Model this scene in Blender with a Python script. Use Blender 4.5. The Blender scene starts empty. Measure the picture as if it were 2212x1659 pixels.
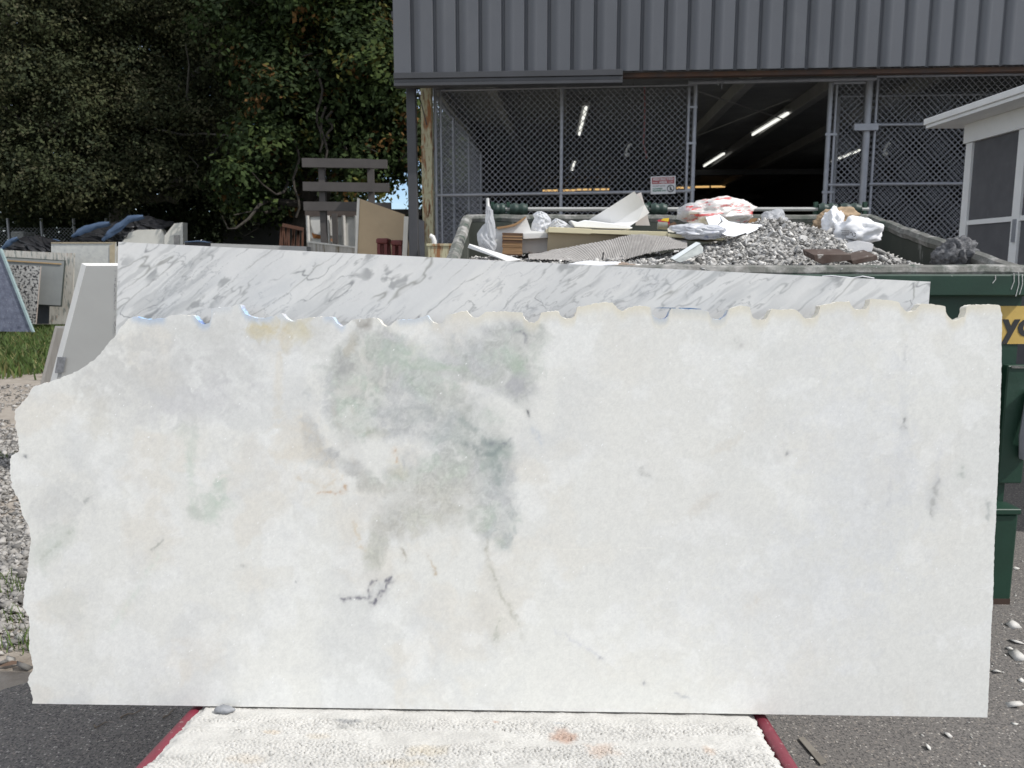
import bpy, bmesh, math, random
import numpy as np
from mathutils import Vector, Matrix

random.seed(7)
RNG = np.random.default_rng(7)
sc = bpy.context.scene
COL = sc.collection
R = math.radians

# ------------------------------------------------------------------ camera
HEIGHT = 1.70
PITCH = R(8.5)
FOC, CX, CY = 1750.0, 1106.0, 829.5          # focal length and centre in units of a 2212 px wide picture
cam_d = bpy.data.cameras.new('camera')
cam = bpy.data.objects.new('camera', cam_d)
COL.objects.link(cam)
cam.location = (0, 0, HEIGHT)
cam.rotation_euler = (math.pi / 2 - PITCH, 0, 0)
cam_d.sensor_width = 36
cam_d.lens = 36 * FOC / 2212
cam_d.clip_end = 2000
cam_d.dof.use_dof = True
cam_d.dof.focus_distance = 2.6
cam_d.dof.aperture_fstop = 8.0
sc.camera = cam

# ------------------------------------------------------------------ sky, sun, exposure
SUN = Vector((0.62, -0.27, 0.735)).normalized()      # direction to the sun
w = bpy.data.worlds.new('World')
sc.world = w
w.use_nodes = True
nt = w.node_tree
nt.nodes.clear()
wo = nt.nodes.new('ShaderNodeOutputWorld')
bg = nt.nodes.new('ShaderNodeBackground')
sky = nt.nodes.new('ShaderNodeTexSky')
sky.sky_type = 'NISHITA'
sky.sun_disc = False
sky.sun_elevation = math.asin(SUN.z)
sky.sun_rotation = math.atan2(SUN.x, SUN.y)
sky.air_density = 0.7
sky.dust_density = 0.0
sky.ozone_density = 1.5
tc = nt.nodes.new('ShaderNodeTexCoord')
mp = nt.nodes.new('ShaderNodeMapping')
mp.inputs['Scale'].default_value = (1.0, 1.0, 2.6)
mp.inputs['Location'].default_value = (0.35, 0.1, 0.62)
nz = nt.nodes.new('ShaderNodeTexNoise')
nz.inputs['Scale'].default_value = 2.6
nz.inputs['Detail'].default_value = 6
nz.inputs['Roughness'].default_value = 0.58
rp = nt.nodes.new('ShaderNodeValToRGB')
rp.color_ramp.elements[0].position = 0.40
rp.color_ramp.elements[1].position = 0.56
mx = nt.nodes.new('ShaderNodeMix')
mx.data_type = 'RGBA'
nt.links.new(tc.outputs['Generated'], mp.inputs['Vector'])
nt.links.new(mp.outputs['Vector'], nz.inputs['Vector'])
nt.links.new(nz.outputs['Fac'], rp.inputs['Fac'])
nt.links.new(rp.outputs['Color'], mx.inputs['Factor'])
nt.links.new(sky.outputs['Color'], mx.inputs['A'])
mx.inputs['B'].default_value = (8.5, 8.7, 9.0, 1)
nt.links.new(mx.outputs['Result'], bg.inputs['Color'])
bg.inputs['Strength'].default_value = 0.135
nt.links.new(bg.outputs['Background'], wo.inputs['Surface'])

sun_d = bpy.data.lights.new('sun', 'SUN')
sun_d.energy = 3.7
sun_d.angle = R(0.53)
sun_d.color = (1.0, 0.97, 0.925)
sun_o = bpy.data.objects.new('sun', sun_d)
COL.objects.link(sun_o)
sun_o.rotation_euler = (-SUN).to_track_quat('-Z', 'Y').to_euler()

vs = sc.view_settings
vs.view_transform = 'Standard'
vs.look = 'None'
vs.exposure = 0.03
vs.gamma = 1.0
sc.cycles.use_denoising = True
sc.cycles.max_bounces = 5
sc.cycles.diffuse_bounces = 3
sc.cycles.transparent_max_bounces = 6

# ------------------------------------------------------------------ helpers
CAM = np.array([0, 0, HEIGHT])
CF = np.array([0, math.cos(PITCH), -math.sin(PITCH)])
CU = np.array([0, math.sin(PITCH), math.cos(PITCH)])
CRT = np.array([1.0, 0, 0])


def ray(x, y):
    return CF + (x - CX) / FOC * CRT + (CY - y) / FOC * CU


def P(x, y, Y):                       # picture point at distance Y in front of the camera
    d = ray(x, y)
    return CAM + d * (Y / d[1])


def PZ(x, y, z):                      # picture point on a level plane
    d = ray(x, y)
    return CAM + d * ((z - HEIGHT) / d[2])


def PP(x, y, p0, n):                  # picture point on any plane
    d = ray(x, y)
    return CAM + d * (np.dot(p0 - CAM, n) / np.dot(d, n))


def S(r, g, b):
    f = lambda c: (c / 255 / 12.92) if c <= 10 else ((c / 255 + 0.055) / 1.055) ** 2.4
    return (f(r), f(g), f(b))


def _hash(ix, iy, iz, seed):
    h = (ix.astype(np.uint64) * np.uint64(374761393) + iy.astype(np.uint64) * np.uint64(668265263)
         + iz.astype(np.uint64) * np.uint64(2147483647) + np.uint64(seed * 1013904223 + 12345)) & np.uint64(0xFFFFFFFF)
    h = ((h ^ (h >> np.uint64(13))) * np.uint64(1274126177)) & np.uint64(0xFFFFFFFF)
    h = ((h ^ (h >> np.uint64(15))) * np.uint64(2246822519)) & np.uint64(0xFFFFFFFF)
    h = h ^ (h >> np.uint64(16))
    return (h & np.uint64(0xFFFFFF)).astype(np.float64) / 0xFFFFFF


def noise(p, seed=0):                 # value noise, 0..1
    p = np.atleast_2d(np.asarray(p, float))
    if p.shape[1] == 2:
        p = np.hstack([p, np.zeros((len(p), 1))])
    p = p + 1000.0
    i = np.floor(p)
    f = p - i
    f = f * f * f * (f * (f * 6 - 15) + 10)
    i = i.astype(np.int64)
    r = 0
    for a in (0, 1):
        for b in (0, 1):
            for c in (0, 1):
                wgt = (f[:, 0] if a else 1 - f[:, 0]) * (f[:, 1] if b else 1 - f[:, 1]) * (f[:, 2] if c else 1 - f[:, 2])
                r = r + wgt * _hash(i[:, 0] + a, i[:, 1] + b, i[:, 2] + c, seed)
    return r


def fbm(p, seed=0, octs=5, gain=0.5):
    p = np.atleast_2d(np.asarray(p, float))
    s, a, t = 0, 1.0, 0
    for k in range(octs):
        s = s + a * noise(p * (2.03 ** k) + k * 17.3, seed + k)
        t += a
        a *= gain
    return s / t


def smooth(a, b, x):
    t = np.clip((x - a) / (b - a), 0, 1)
    return t * t * (3 - 2 * t)


def worley(p, seed=0):                # 2-D cellular: nearest distance, second distance
    p = np.asarray(p, float) + 500
    i = np.floor(p).astype(np.int64)
    d1 = np.full(len(p), 9.0)
    d2 = np.full(len(p), 9.0)
    for a in (-1, 0, 1):
        for b in (-1, 0, 1):
            cx, cy = i[:, 0] + a, i[:, 1] + b
            z = np.zeros_like(cx)
            qx = cx + _hash(cx, cy, z, seed)
            qy = cy + _hash(cx, cy, z + 1, seed)
            d = np.hypot(qx - p[:, 0], qy - p[:, 1])
            d2 = np.minimum(d2, np.maximum(d, d1))
            d1 = np.minimum(d1, d)
    return d1, d2


# ---- materials
MATS = {}


def M(name, col, col2=None, sc_=5.0, lo=0.35, hi=0.65, rough=0.7, metal=0.0, bump=0.0, bsc=60.0, stain=None, stretch=(1, 1, 1),
      attr=False, alpha=1.0, emis=None, spec=0.5, sss=0.0, translucent=0.0, attr_var=0.12, trans=0.0, world=False):
    if name in MATS:
        return MATS[name]
    m = bpy.data.materials.new(name)
    m.use_nodes = True
    t = m.node_tree
    b = t.nodes['Principled BSDF']
    b.inputs['Roughness'].default_value = rough
    b.inputs['Metallic'].default_value = metal
    b.inputs['Specular IOR Level'].default_value = spec
    b.inputs['Alpha'].default_value = alpha
    if trans:
        b.inputs['Transmission Weight'].default_value = trans
    if sss:
        b.inputs['Subsurface Weight'].default_value = sss
        b.inputs['Subsurface Radius'].default_value = (0.012, 0.011, 0.009)
        b.inputs['Subsurface Scale'].default_value = 1.0
    tcn = t.nodes.new('ShaderNodeTexCoord')
    mpn = t.nodes.new('ShaderNodeMapping')
    mpn.inputs['Scale'].default_value = stretch
    t.links.new((t.nodes.new('ShaderNodeNewGeometry').outputs['Position'] if world else tcn.outputs['Object']), mpn.inputs['Vector'])

    def nz_(scale, detail=6, rgh=0.6):
        n = t.nodes.new('ShaderNodeTexNoise')
        n.inputs['Scale'].default_value = scale
        n.inputs['Detail'].default_value = detail
        n.inputs['Roughness'].default_value = rgh
        t.links.new(mpn.outputs['Vector'], n.inputs['Vector'])
        return n

    def ramp(src, a, bb):
        r = t.nodes.new('ShaderNodeMapRange')
        r.inputs['From Min'].default_value = a
        r.inputs['From Max'].default_value = bb
        t.links.new(src, r.inputs['Value'])
        return r.outputs['Result']

    def mix(fac, a, bcol, mode='MIX'):
        n = t.nodes.new('ShaderNodeMix')
        n.data_type = 'RGBA'
        n.blend_type = mode
        if isinstance(fac, (int, float)):
            n.inputs['Factor'].default_value = fac
        else:
            t.links.new(fac, n.inputs['Factor'])
        for key, v in (('A', a), ('B', bcol)):
            if isinstance(v, tuple):
                n.inputs[key].default_value = (*v[:3], 1)
            else:
                t.links.new(v, n.inputs[key])
        return n.outputs['Result']

    if col2 is None:
        col2 = tuple(c * 0.8 for c in col)
    if attr:
        at = t.nodes.new('ShaderNodeAttribute')
        at.attribute_name = 'Col'
        g = ramp(nz_(sc_).outputs['Fac'], 0.3, 0.7)
        dark = mix(attr_var, at.outputs['Color'], (0.0, 0.0, 0.0))
        c = mix(g, at.outputs['Color'], dark)
    else:
        c = mix(ramp(nz_(sc_).outputs['Fac'], lo, hi), col, col2)
    if stain:
        for st in (stain if isinstance(stain, list) else [stain]):
            c = mix(ramp(nz_(st[1], 8, 0.65).outputs['Fac'], st[2], st[3]), c, st[0])
    t.links.new(c, b.inputs['Base Color'])
    if bump:
        bn = t.nodes.new('ShaderNodeBump')
        bn.inputs['Strength'].default_value = 1.0
        bn.inputs['Distance'].default_value = bump
        t.links.new(nz_(bsc, 5).outputs['Fac'], bn.inputs['Height'])
        t.links.new(bn.outputs['Normal'], b.inputs['Normal'])
    if emis:
        b.inputs['Emission Color'].default_value = (*emis[:3], 1)
        b.inputs['Emission Strength'].default_value = emis[3]
    if translucent:
        tr = t.nodes.new('ShaderNodeBsdfTranslucent')
        t.links.new(c, tr.inputs['Color'])
        ms = t.nodes.new('ShaderNodeMixShader')
        ms.inputs['Fac'].default_value = translucent
        out = [n for n in t.nodes if n.type == 'OUTPUT_MATERIAL'][0]
        t.links.new(b.outputs['BSDF'], ms.inputs[1])
        t.links.new(tr.outputs['BSDF'], ms.inputs[2])
        t.links.new(ms.outputs['Shader'], out.inputs['Surface'])
    MATS[name] = m
    return m


# ---- objects
ORG = {}


def tag(o, label=None, cat=None, group=None, kind=None):
    if label:
        o['label'] = label
    if cat:
        o['category'] = cat
    if group:
        o['group'] = group
    if kind or cat:
        o['kind'] = kind or 'thing'
    return o


def T(name, label, cat, loc, group=None, kind=None):
    o = bpy.data.objects.new(name, None)
    o.empty_display_size = 0.2
    o.location = tuple(loc)
    COL.objects.link(o)
    ORG[o.name] = np.array(loc, float)
    return tag(o, label, cat, group, kind)


def link(name, me, mat, parent=None, org=None):
    o = bpy.data.objects.new(name, me)
    COL.objects.link(o)
    if mat is not None and len(me.materials) == 0:
        me.materials.append(mat)
    if parent is not None:
        o.parent = parent
        ORG[o.name] = ORG[parent.name] + np.array((0, 0, 0) if org is None else org)
        if org is not None:
            o.location = tuple(org)
    else:
        o.location = tuple(org)
        ORG[o.name] = np.array(org, float)
    return o


def mesh_np(V, F, cols=None, sm=False):
    me = bpy.data.meshes.new('m')
    V = np.ascontiguousarray(V, dtype=np.float32)
    F = np.ascontiguousarray(F, dtype=np.int32)
    me.vertices.add(len(V))
    me.vertices.foreach_set('co', V.ravel())
    me.loops.add(F.size)
    me.loops.foreach_set('vertex_index', F.ravel())
    me.polygons.add(len(F))
    me.polygons.foreach_set('loop_start', np.arange(0, F.size, F.shape[1], dtype=np.int32))
    if sm:
        me.polygons.foreach_set('use_smooth', np.ones(len(F), dtype=bool))
    me.update(calc_edges=True)
    if cols is not None:
        a = me.color_attributes.new('Col', 'FLOAT_COLOR', 'POINT')
        c = np.ones((len(V), 4), np.float32)
        c[:, :3] = cols
        a.data.foreach_set('color', c.ravel())
    return me


def put(name, V, F, mat, parent=None, cols=None, sm=False, org=None):
    """world-space arrays -> one mesh object (under parent, or standing on its own base)"""
    V = np.asarray(V, float)
    if parent is not None:
        o = ORG[parent.name]
        return link(name, mesh_np(V - o, F, cols, sm), mat, parent)
    if org is None:
        lo, hi = V.min(0), V.max(0)
        org = np.array([(lo[0] + hi[0]) / 2, (lo[1] + hi[1]) / 2, lo[2]])
    return link(name, mesh_np(V - org, F, cols, sm), mat, None, org)


class MB:
    def __init__(s):
        s.v, s.f = [], []

    def add(s, vs_, fs_):
        k = len(s.v)
        s.v += [tuple(map(float, q)) for q in vs_]
        s.f += [tuple(i + k for i in f) for f in fs_]
        return s

    def box8(s, p):   # p: 4 bottom (ccw) + 4 top
        return s.add(p, [(3, 2, 1, 0), (4, 5, 6, 7), (0, 1, 5, 4), (1, 2, 6, 5), (2, 3, 7, 6), (3, 0, 4, 7)])

    def box(s, lo, hi):
        x0, y0, z0 = lo
        x1, y1, z1 = hi
        return s.box8([(x0, y0, z0), (x1, y0, z0), (x1, y1, z0), (x0, y1, z0), (x0, y0, z1), (x1, y0, z1), (x1, y1, z1), (x0, y1, z1)])

    def beam(s, a, b, wd, ht, up=(0, 0, 1)):   # rectangular bar from a to b
        a, b = np.array(a, float), np.array(b, float)
        d = b - a
        d /= np.linalg.norm(d)
        sd = np.cross(d, np.array(up, float))
        if np.linalg.norm(sd) < 1e-4:
            sd = np.cross(d, (1, 0, 0))
        sd /= np.linalg.norm(sd)
        u = np.cross(sd, d)
        q = []
        for e in (a, b):
            for i, j in ((-1, -1), (1, -1), (1, 1), (-1, 1)):
                q.append(e + sd * i * wd / 2 + u * j * ht / 2)
        return s.add(q, [(0, 1, 2, 3), (7, 6, 5, 4), (1, 0, 4, 5), (2, 1, 5, 6), (3, 2, 6, 7), (0, 3, 7, 4)])

    def tube(s, path, rad, n=8, caps=True):
        path = [np.array(p, float) for p in path]
        rad = rad if hasattr(rad, '__len__') else [rad] * len(path)
        k = len(s.v)
        prev = None
        for i, p in enumerate(path):
            d = path[min(i + 1, len(path) - 1)] - path[max(i - 1, 0)]
            d /= np.linalg.norm(d) + 1e-12
            if prev is None:
                a = np.cross(d, (0, 0, 1) if abs(d[2]) < 0.9 else (1, 0, 0))
            else:
                a = prev - d * np.dot(prev, d)
            a /= np.linalg.norm(a) + 1e-12
            prev = a
            b = np.cross(d, a)
            for j in range(n):
                t = 2 * math.pi * j / n
                s.v.append(tuple(p + rad[i] * (math.cos(t) * a + math.sin(t) * b)))
        for i in range(len(path) - 1):
            for j in range(n):
                j2 = (j + 1) % n
                s.f.append((k + i * n + j, k + i * n + j2, k + (i + 1) * n + j2, k + (i + 1) * n + j))
        if caps:
            s.f.append(tuple(k + j for j in reversed(range(n))))
            s.f.append(tuple(k + (len(path) - 1) * n + j for j in range(n)))
        return s

    def prism(s, pts, ext):   # closed outline of 3-D points, pushed along ext
        n = len(pts)
        ext = np.array(ext, float)
        a = [np.array(p, float) for p in pts]
        vs_ = a + [p + ext for p in a]
        fs_ = [tuple(range(n)), tuple(reversed(range(n, 2 * n)))]
        fs_ += [((i + 1) % n, i, n + i, n + (i + 1) % n) for i in range(n)]
        return s.add(vs_, fs_)

    def mesh(s, o, sm=False, bevel=0.0):
        me = bpy.data.meshes.new('m')
        me.from_pydata([tuple(np.array(v) - o) for v in s.v], [], s.f)
        bm = bmesh.new()
        bm.from_mesh(me)
        bmesh.ops.recalc_face_normals(bm, faces=bm.faces)
        if bevel:
            ed = [e for e in bm.edges if len(e.link_faces) == 2 and e.calc_face_angle(0) > 0.6]
            bmesh.ops.bevel(bm, geom=ed, offset=bevel, segments=1, affect='EDGES', clamp_overlap=True)
        bm.to_mesh(me)
        bm.free()
        if sm:
            me.polygons.foreach_set('use_smooth', np.ones(len(me.polygons), dtype=bool))
            me.set_sharp_from_angle(angle=R(40))
        return me

    def build(s, name, mat, parent=None, sm=False, bevel=0.0):
        if parent is not None:
            return link(name, s.mesh(ORG[parent.name], sm, bevel), mat, parent)
        v = np.array(s.v)
        lo, hi = v.min(0), v.max(0)
        org = np.array([(lo[0] + hi[0]) / 2, (lo[1] + hi[1]) / 2, lo[2]])
        return link(name, s.mesh(org, sm, bevel), mat, None, org)


def quads(nu, nv):       # faces of a nu x nv vertex grid (row-major, nu per row)
    i = np.arange(nu - 1)
    j = np.arange(nv - 1)
    a = (j[:, None] * nu + i[None, :]).ravel()
    return np.stack([a, a + 1, a + 1 + nu, a + nu], 1)


ICO_V = None


def ico():
    global ICO_V
    t = (1 + 5 ** 0.5) / 2
    v = np.array([(-1, t, 0), (1, t, 0), (-1, -t, 0), (1, -t, 0), (0, -1, t), (0, 1, t), (0, -1, -t), (0, 1, -t), (t, 0, -1), (t, 0, 1), (-t, 0, -1), (-t, 0, 1)], float)
    v /= np.linalg.norm(v[0])
    f = np.array([(0, 11, 5), (0, 5, 1), (0, 1, 7), (0, 7, 10), (0, 10, 11), (1, 5, 9), (5, 11, 4), (11, 10, 2), (10, 7, 6), (7, 1, 8), (3, 9, 4), (3, 4, 2), (3, 2, 6), (3, 6, 8), (3, 8, 9), (4, 9, 5), (2, 4, 11), (6, 2, 10), (8, 6, 7), (9, 8, 1)])
    return v, f


def rocks(pos, size, rng, flat=0.7, cols=None):
    """many small angular stones as arrays"""
    v = np.array([(1, 0, 0), (-1, 0, 0), (0, 1, 0), (0, -1, 0), (0, 0, 1), (0, 0, -1), (.6, .6, .5), (-.6, .55, -.5)], float) * 1.1
    f = np.array([(0, 6, 4), (6, 2, 4), (0, 2, 6), (2, 1, 4), (1, 3, 4), (3, 0, 4), (2, 0, 5), (7, 2, 5), (1, 7, 5), (1, 2, 7), (3, 1, 5), (0, 3, 5)])
    n = len(pos)
    sc3 = np.stack([rng.uniform(0.7, 1.4, n), rng.uniform(0.7, 1.3, n), rng.uniform(0.5, 1.0, n) * flat], 1) * size[:, None]
    V = v[None] * rng.uniform(0.6, 1.3, (n, 8, 1)) * sc3[:, None, :]
    a = rng.uniform(0, 6.28, n)
    c, s_ = np.cos(a)[:, None], np.sin(a)[:, None]
    x, y = V[:, :, 0] * c - V[:, :, 1] * s_, V[:, :, 0] * s_ + V[:, :, 1] * c
    V = np.stack([x, y, V[:, :, 2]], 2)
    tl = rng.normal(0, 0.35, (n, 2))
    V[:, :, 2] += V[:, :, 0] * tl[:, :1] + V[:, :, 1] * tl[:, 1:]
    V += pos[:, None, :]
    F = (f[None] + (np.arange(n) * 8)[:, None, None]).reshape(-1, 3)
    C = None if cols is None else np.repeat(cols, 8, 0)
    return V.reshape(-1, 3), F, C


def sphere_blob(center, rad, fn, sub=4):
    """closed crumpled body: icosphere of radii rad, radius factor fn(unit vectors)"""
    bm = bmesh.new()
    bmesh.ops.create_icosphere(bm, subdivisions=sub, radius=1)
    v = np.array([p.co[:] for p in bm.verts])
    f = np.array([[p.index for p in fc.verts] for fc in bm.faces])
    bm.free()
    k = fn(v)
    return v * np.array(rad) * k[:, None] + np.array(center), f


def crumple(seed, amp=0.35, fr=2.2):
    """sharp creases: folded (triangle-wave) ramps in random directions over a lumpy body"""
    rg_ = np.random.default_rng(seed)

    def fn(v):
        w_ = v + 0.35 * np.stack([noise(v * 1.7 + 3, seed), noise(v * 1.7 + 9, seed + 1), noise(v * 1.7 + 5, seed + 2)], 1)
        out = np.zeros(len(v))
        tot = 0
        rg2 = np.random.default_rng(seed)
        for k in range(9):
            n_ = rg2.normal(0, 1, 3)
            n_ /= np.linalg.norm(n_)
            f_ = fr * (0.45, 0.55, 0.7, 0.9, 1.2, 1.5, 2.0, 2.6, 3.3)[k]
            a_ = 1 / (0.7 + 0.55 * k)
            x_ = (w_ @ n_) * f_ + rg2.random()
            out += a_ * (2 * np.abs(x_ - np.floor(x_ + 0.5)))
            tot += a_
        lump = noise(w_ * 1.3 + 20, seed + 7)
        return 1 - amp + amp * (1.5 * out / tot + 0.5 * lump)
    return fn


def text_mesh(body, size, p0, xdir, ydir, lift=0.0, bold=0.0, shear=0.0):
    cu = bpy.data.curves.new('t', 'FONT')
    cu.body = body
    cu.size = size
    cu.offset = bold
    cu.shear = shear
    cu.resolution_u = 3
    ob = bpy.data.objects.new('t', cu)
    COL.objects.link(ob)
    dg = bpy.context.evaluated_depsgraph_get()
    me = bpy.data.meshes.new_from_object(ob.evaluated_get(dg))
    v = np.array([q.co[:] for q in me.vertices])
    f = [tuple(p.vertices) for p in me.polygons]
    bpy.data.objects.remove(ob)
    bpy.data.curves.remove(cu)
    bpy.data.meshes.remove(me)
    xd, yd = np.array(xdir, float), np.array(ydir, float)
    n = np.cross(xd, yd)
    mb = MB()
    mb.add([p0 + q[0] * xd + q[1] * yd + lift * n for q in v], f)
    return mb, (v[:, 0].min(), v[:, 0].max())


# ------------------------------------------------------------------ ground
m_asphalt = M('asphalt', (0.10, 0.092, 0.086), (0.20, 0.185, 0.17), sc_=95, lo=0.35, hi=0.7, rough=0.9, bump=0.0016, bsc=170,
              stain=[((0.36, 0.33, 0.29), 210, 0.57, 0.66), ((0.045, 0.042, 0.04), 260, 0.58, 0.66), ((0.10, 0.095, 0.09), 1.6, 0.6, 0.85)])
m_dirt = M('dirt', (0.27, 0.235, 0.195), (0.34, 0.30, 0.255), sc_=6, rough=0.95, bump=0.006, bsc=60,
           stain=((0.16, 0.13, 0.10), 2.0, 0.55, 0.7))
m_turf = M('turf_soil', (0.055, 0.075, 0.025), (0.09, 0.09, 0.035), sc_=3, rough=0.95, bump=0.01, bsc=30)


def aggregate(m, scale, tones):
    """stones set in the asphalt: cell colour over the base"""
    t = m.node_tree
    b = t.nodes['Principled BSDF']
    src = b.inputs['Base Color'].links[0].from_socket
    tcn = [n for n in t.nodes if n.type == 'TEX_COORD'][0]
    vo = t.nodes.new('ShaderNodeTexVoronoi')
    vo.inputs['Scale'].default_value = scale
    t.links.new(tcn.outputs['Object'], vo.inputs['Vector'])
    sep = t.nodes.new('ShaderNodeSeparateColor')
    t.links.new(vo.outputs['Color'], sep.inputs['Color'])
    cr = t.nodes.new('ShaderNodeValToRGB')
    cr.color_ramp.interpolation = 'CONSTANT'
    els = cr.color_ramp.elements
    while len(els) < len(tones):
        els.new(0.5)
    for e, (p, c) in zip(els, tones):
        e.position = p
        e.color = (*c, 1)
    t.links.new(sep.outputs['Red'], cr.inputs['Fac'])
    mr = t.nodes.new('ShaderNodeMapRange')
    mr.inputs['From Min'].default_value = 0.35
    mr.inputs['From Max'].default_value = 0.55
    mr.inputs['To Min'].default_value = 0.85
    mr.inputs['To Max'].default_value = 0.0
    t.links.new(vo.outputs['Distance'], mr.inputs['Value'])
    mx_ = t.nodes.new('ShaderNodeMix')
    mx_.data_type = 'RGBA'
    t.links.new(mr.outputs['Result'], mx_.inputs['Factor'])
    t.links.new(src, mx_.inputs['A'])
    t.links.new(cr.outputs['Color'], mx_.inputs['B'])
    t.links.new(mx_.outputs['Result'], b.inputs['Base Color'])


aggregate(m_asphalt, 120, [(0.0, (0.045, 0.042, 0.042)), (0.35, (0.10, 0.092, 0.086)), (0.6, (0.17, 0.155, 0.14)), (0.82, (0.27, 0.235, 0.20)), (0.94, (0.42, 0.39, 0.35))])


def sheet(name, pts, z, mat):
    mb = MB().add([(x, y, z) for x, y in pts], [tuple(range(len(pts)))])
    o = mb.build(name, mat)
    return tag(o, kind='structure')


sheet('ground', [(-300, -60), (300, -60), (300, 500), (-300, 500)], -0.012, m_turf)
# asphalt yard with an uneven left edge
edge = [(-2.3, -12), (-2.3, 1.2), (-2.25, 2.6), (-2.05, 3.05), (-1.75, 3.3), (-1.3, 3.45), (-0.9, 3.9), (-0.6, 5.2), (-0.5, 8.0), (-1.5, 11), (-1.5, 40), (40, 40), (40, -12)]
sheet('asphalt_yard', edge, 0.0, m_asphalt)
sheet('dirt_yard', [(-30, -12), (0.5, -12), (0.5, 13.2), (-3.0, 13.4), (-6.5, 13.6), (-8.5, 13.5), (-12, 13.7), (-30, 13.4)], -0.006, m_dirt)

# loose gravel over the dirt on the left
rng = np.random.default_rng(11)
n = 56000
gy = 3.1 + 8.2 * rng.random(n) ** 1.3
gx = -gy * rng.uniform(.46, .80, n)
dens = fbm(np.stack([gx * 0.8, gy * 0.8], 1), 4, 3)
band = smooth(3.2, 4.3, gy) * (1 - smooth(6.8, 9.5, gy) * 0.85)
keep = (rng.random(n) < band * smooth(0.24, 0.46, dens)) & (gx < -1.9 + 0.55 * smooth(3.2, 4.2, gy))
gx, gy = gx[keep], gy[keep]
n = len(gx)
sz = np.clip(rng.gamma(2.0, 0.0048, n) + 0.004, 0, 0.030)
g = rng.uniform(0.13, 0.46, n)
cols = np.stack([g * 1.0, g * 0.95, g * 0.88], 1)
V, F, C = rocks(np.stack([gx, gy, sz * 0.2], 1), sz, rng, 0.75, cols)
tag(put('gravel', V, F, M('gravel_stone', (1, 1, 1), attr=True, rough=0.9), cols=C), 'loose pale gravel over the dirt beside the slab', 'gravel', kind='stuff')

# small pale chips strewn on the asphalt at the right
n = 1500
gx = rng.uniform(0.9, 3.2, n)
gy = rng.uniform(1.9, 5.2, n)
u = rng.random(n)
keep = u < 0.14 + 0.86 * smooth(1.5, 2.3, gx)
gx, gy = gx[keep], gy[keep]
n = len(gx)
sz = rng.uniform(0.0025, 0.008, n) * (1 + 1.4 * (rng.random(n) < 0.10))
g = rng.uniform(0.35, 0.75, n)
V, F, C = rocks(np.stack([gx, gy, sz * 0.25], 1), sz, rng, 0.6, np.stack([g, g * 0.97, g * 0.9], 1))
tag(put('stone_crumbs', V, F, MATS['gravel_stone'], cols=C), 'small pale stone crumbs strewn over the asphalt', 'gravel', kind='stuff')

# bigger chips that can be told apart
for k, (x, y, r, lab) in enumerate([
        (2203, 1421, 0.030, 'flat white stone chip on asphalt, largest beside the slab corner'),
        (2185, 1523, 0.022, 'whitish stone chip on asphalt just right of slab bottom corner'),
        (2186, 1353, 0.026, 'grey stone lump on asphalt by the dumpster foot'),
        (2195, 1388, 0.024, 'broken white chip between dumpster foot and slab edge'),
        (2050, 1589, 0.017, 'small white chip on asphalt under the right slab corner')]):
    c = PZ(x, y, 0.0)
    rg = np.random.default_rng(40 + k)
    v, f, _ = rocks(np.zeros((1, 3)), np.array([r * 1.15]), rg, .5)
    o = put('stone_chip', v + c + np.array([0, 0, r * 0.22]), f, M('chip_stone', (0.62, 0.60, 0.56), (0.48, 0.46, 0.43), sc_=30, rough=0.9))
    tag(o, lab, 'stone', 'stone chips lying on the asphalt')

# grass
def blades(px, py, h, rng, wd=0.012):
    n = len(px)
    a = rng.uniform(0, 6.28, n)
    lean = rng.uniform(0.1, 0.7, n) * h
    b = rng.uniform(0, 6.28, n)
    dx, dy = np.cos(a) * wd / 2, np.sin(a) * wd / 2
    lx, ly = np.cos(b) * lean, np.sin(b) * lean
    z = np.zeros(n)
    V = np.stack([np.stack([px - dx, py - dy, z], 1), np.stack([px + dx, py + dy, z], 1),
                  np.stack([px + lx * .35 + dx * .8, py + ly * .35 + dy * .8, h * .6], 1), np.stack([px + lx * .35 - dx * .8, py + ly * .35 - dy * .8, h * .6], 1),
                  np.stack([px + lx, py + ly, h], 1)], 1)
    k = (np.arange(n) * 5)[:, None]
    F = np.concatenate([k + np.array([[0, 1, 2]]), k + np.array([[0, 2, 3]]), k + np.array([[3, 2, 4]])])
    return V.reshape(-1, 3), F


m_grass = M('grass_blade', (0.10, 0.15, 0.035), attr=True, rough=0.7, translucent=0.25)
n = 44000
px = rng.uniform(-15, -6.0, n)
py = rng.uniform(11.6, 22.5, n)
edge_n = fbm(np.stack([px * 0.7, py * 0.7], 1), 9, 3)
keep = (py > 11.0 + 2.0 * edge_n) & (rng.random(n) < .25 + .75 * smooth(11.6, 13.2, py))
px, py = px[keep], py[keep]
h = rng.uniform(0.08, 0.26, len(px)) * (0.6 + 0.8 * fbm(np.stack([px, py], 1), 12, 3))
V, F = blades(px, py, h, rng, 0.03)
g = np.repeat(rng.uniform(0.6, 1.35, len(px)), 5)
yl = np.repeat(rng.random(len(px)) < 0.16, 5)
C = np.where(yl[:, None], np.array([0.20, 0.19, 0.07]), np.array([0.085, 0.135, 0.03])) * g[:, None]
tag(put('grass', V, F, m_grass, cols=C), 'rough green grass strip in front of the far slabs', 'grass', kind='stuff')
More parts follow.
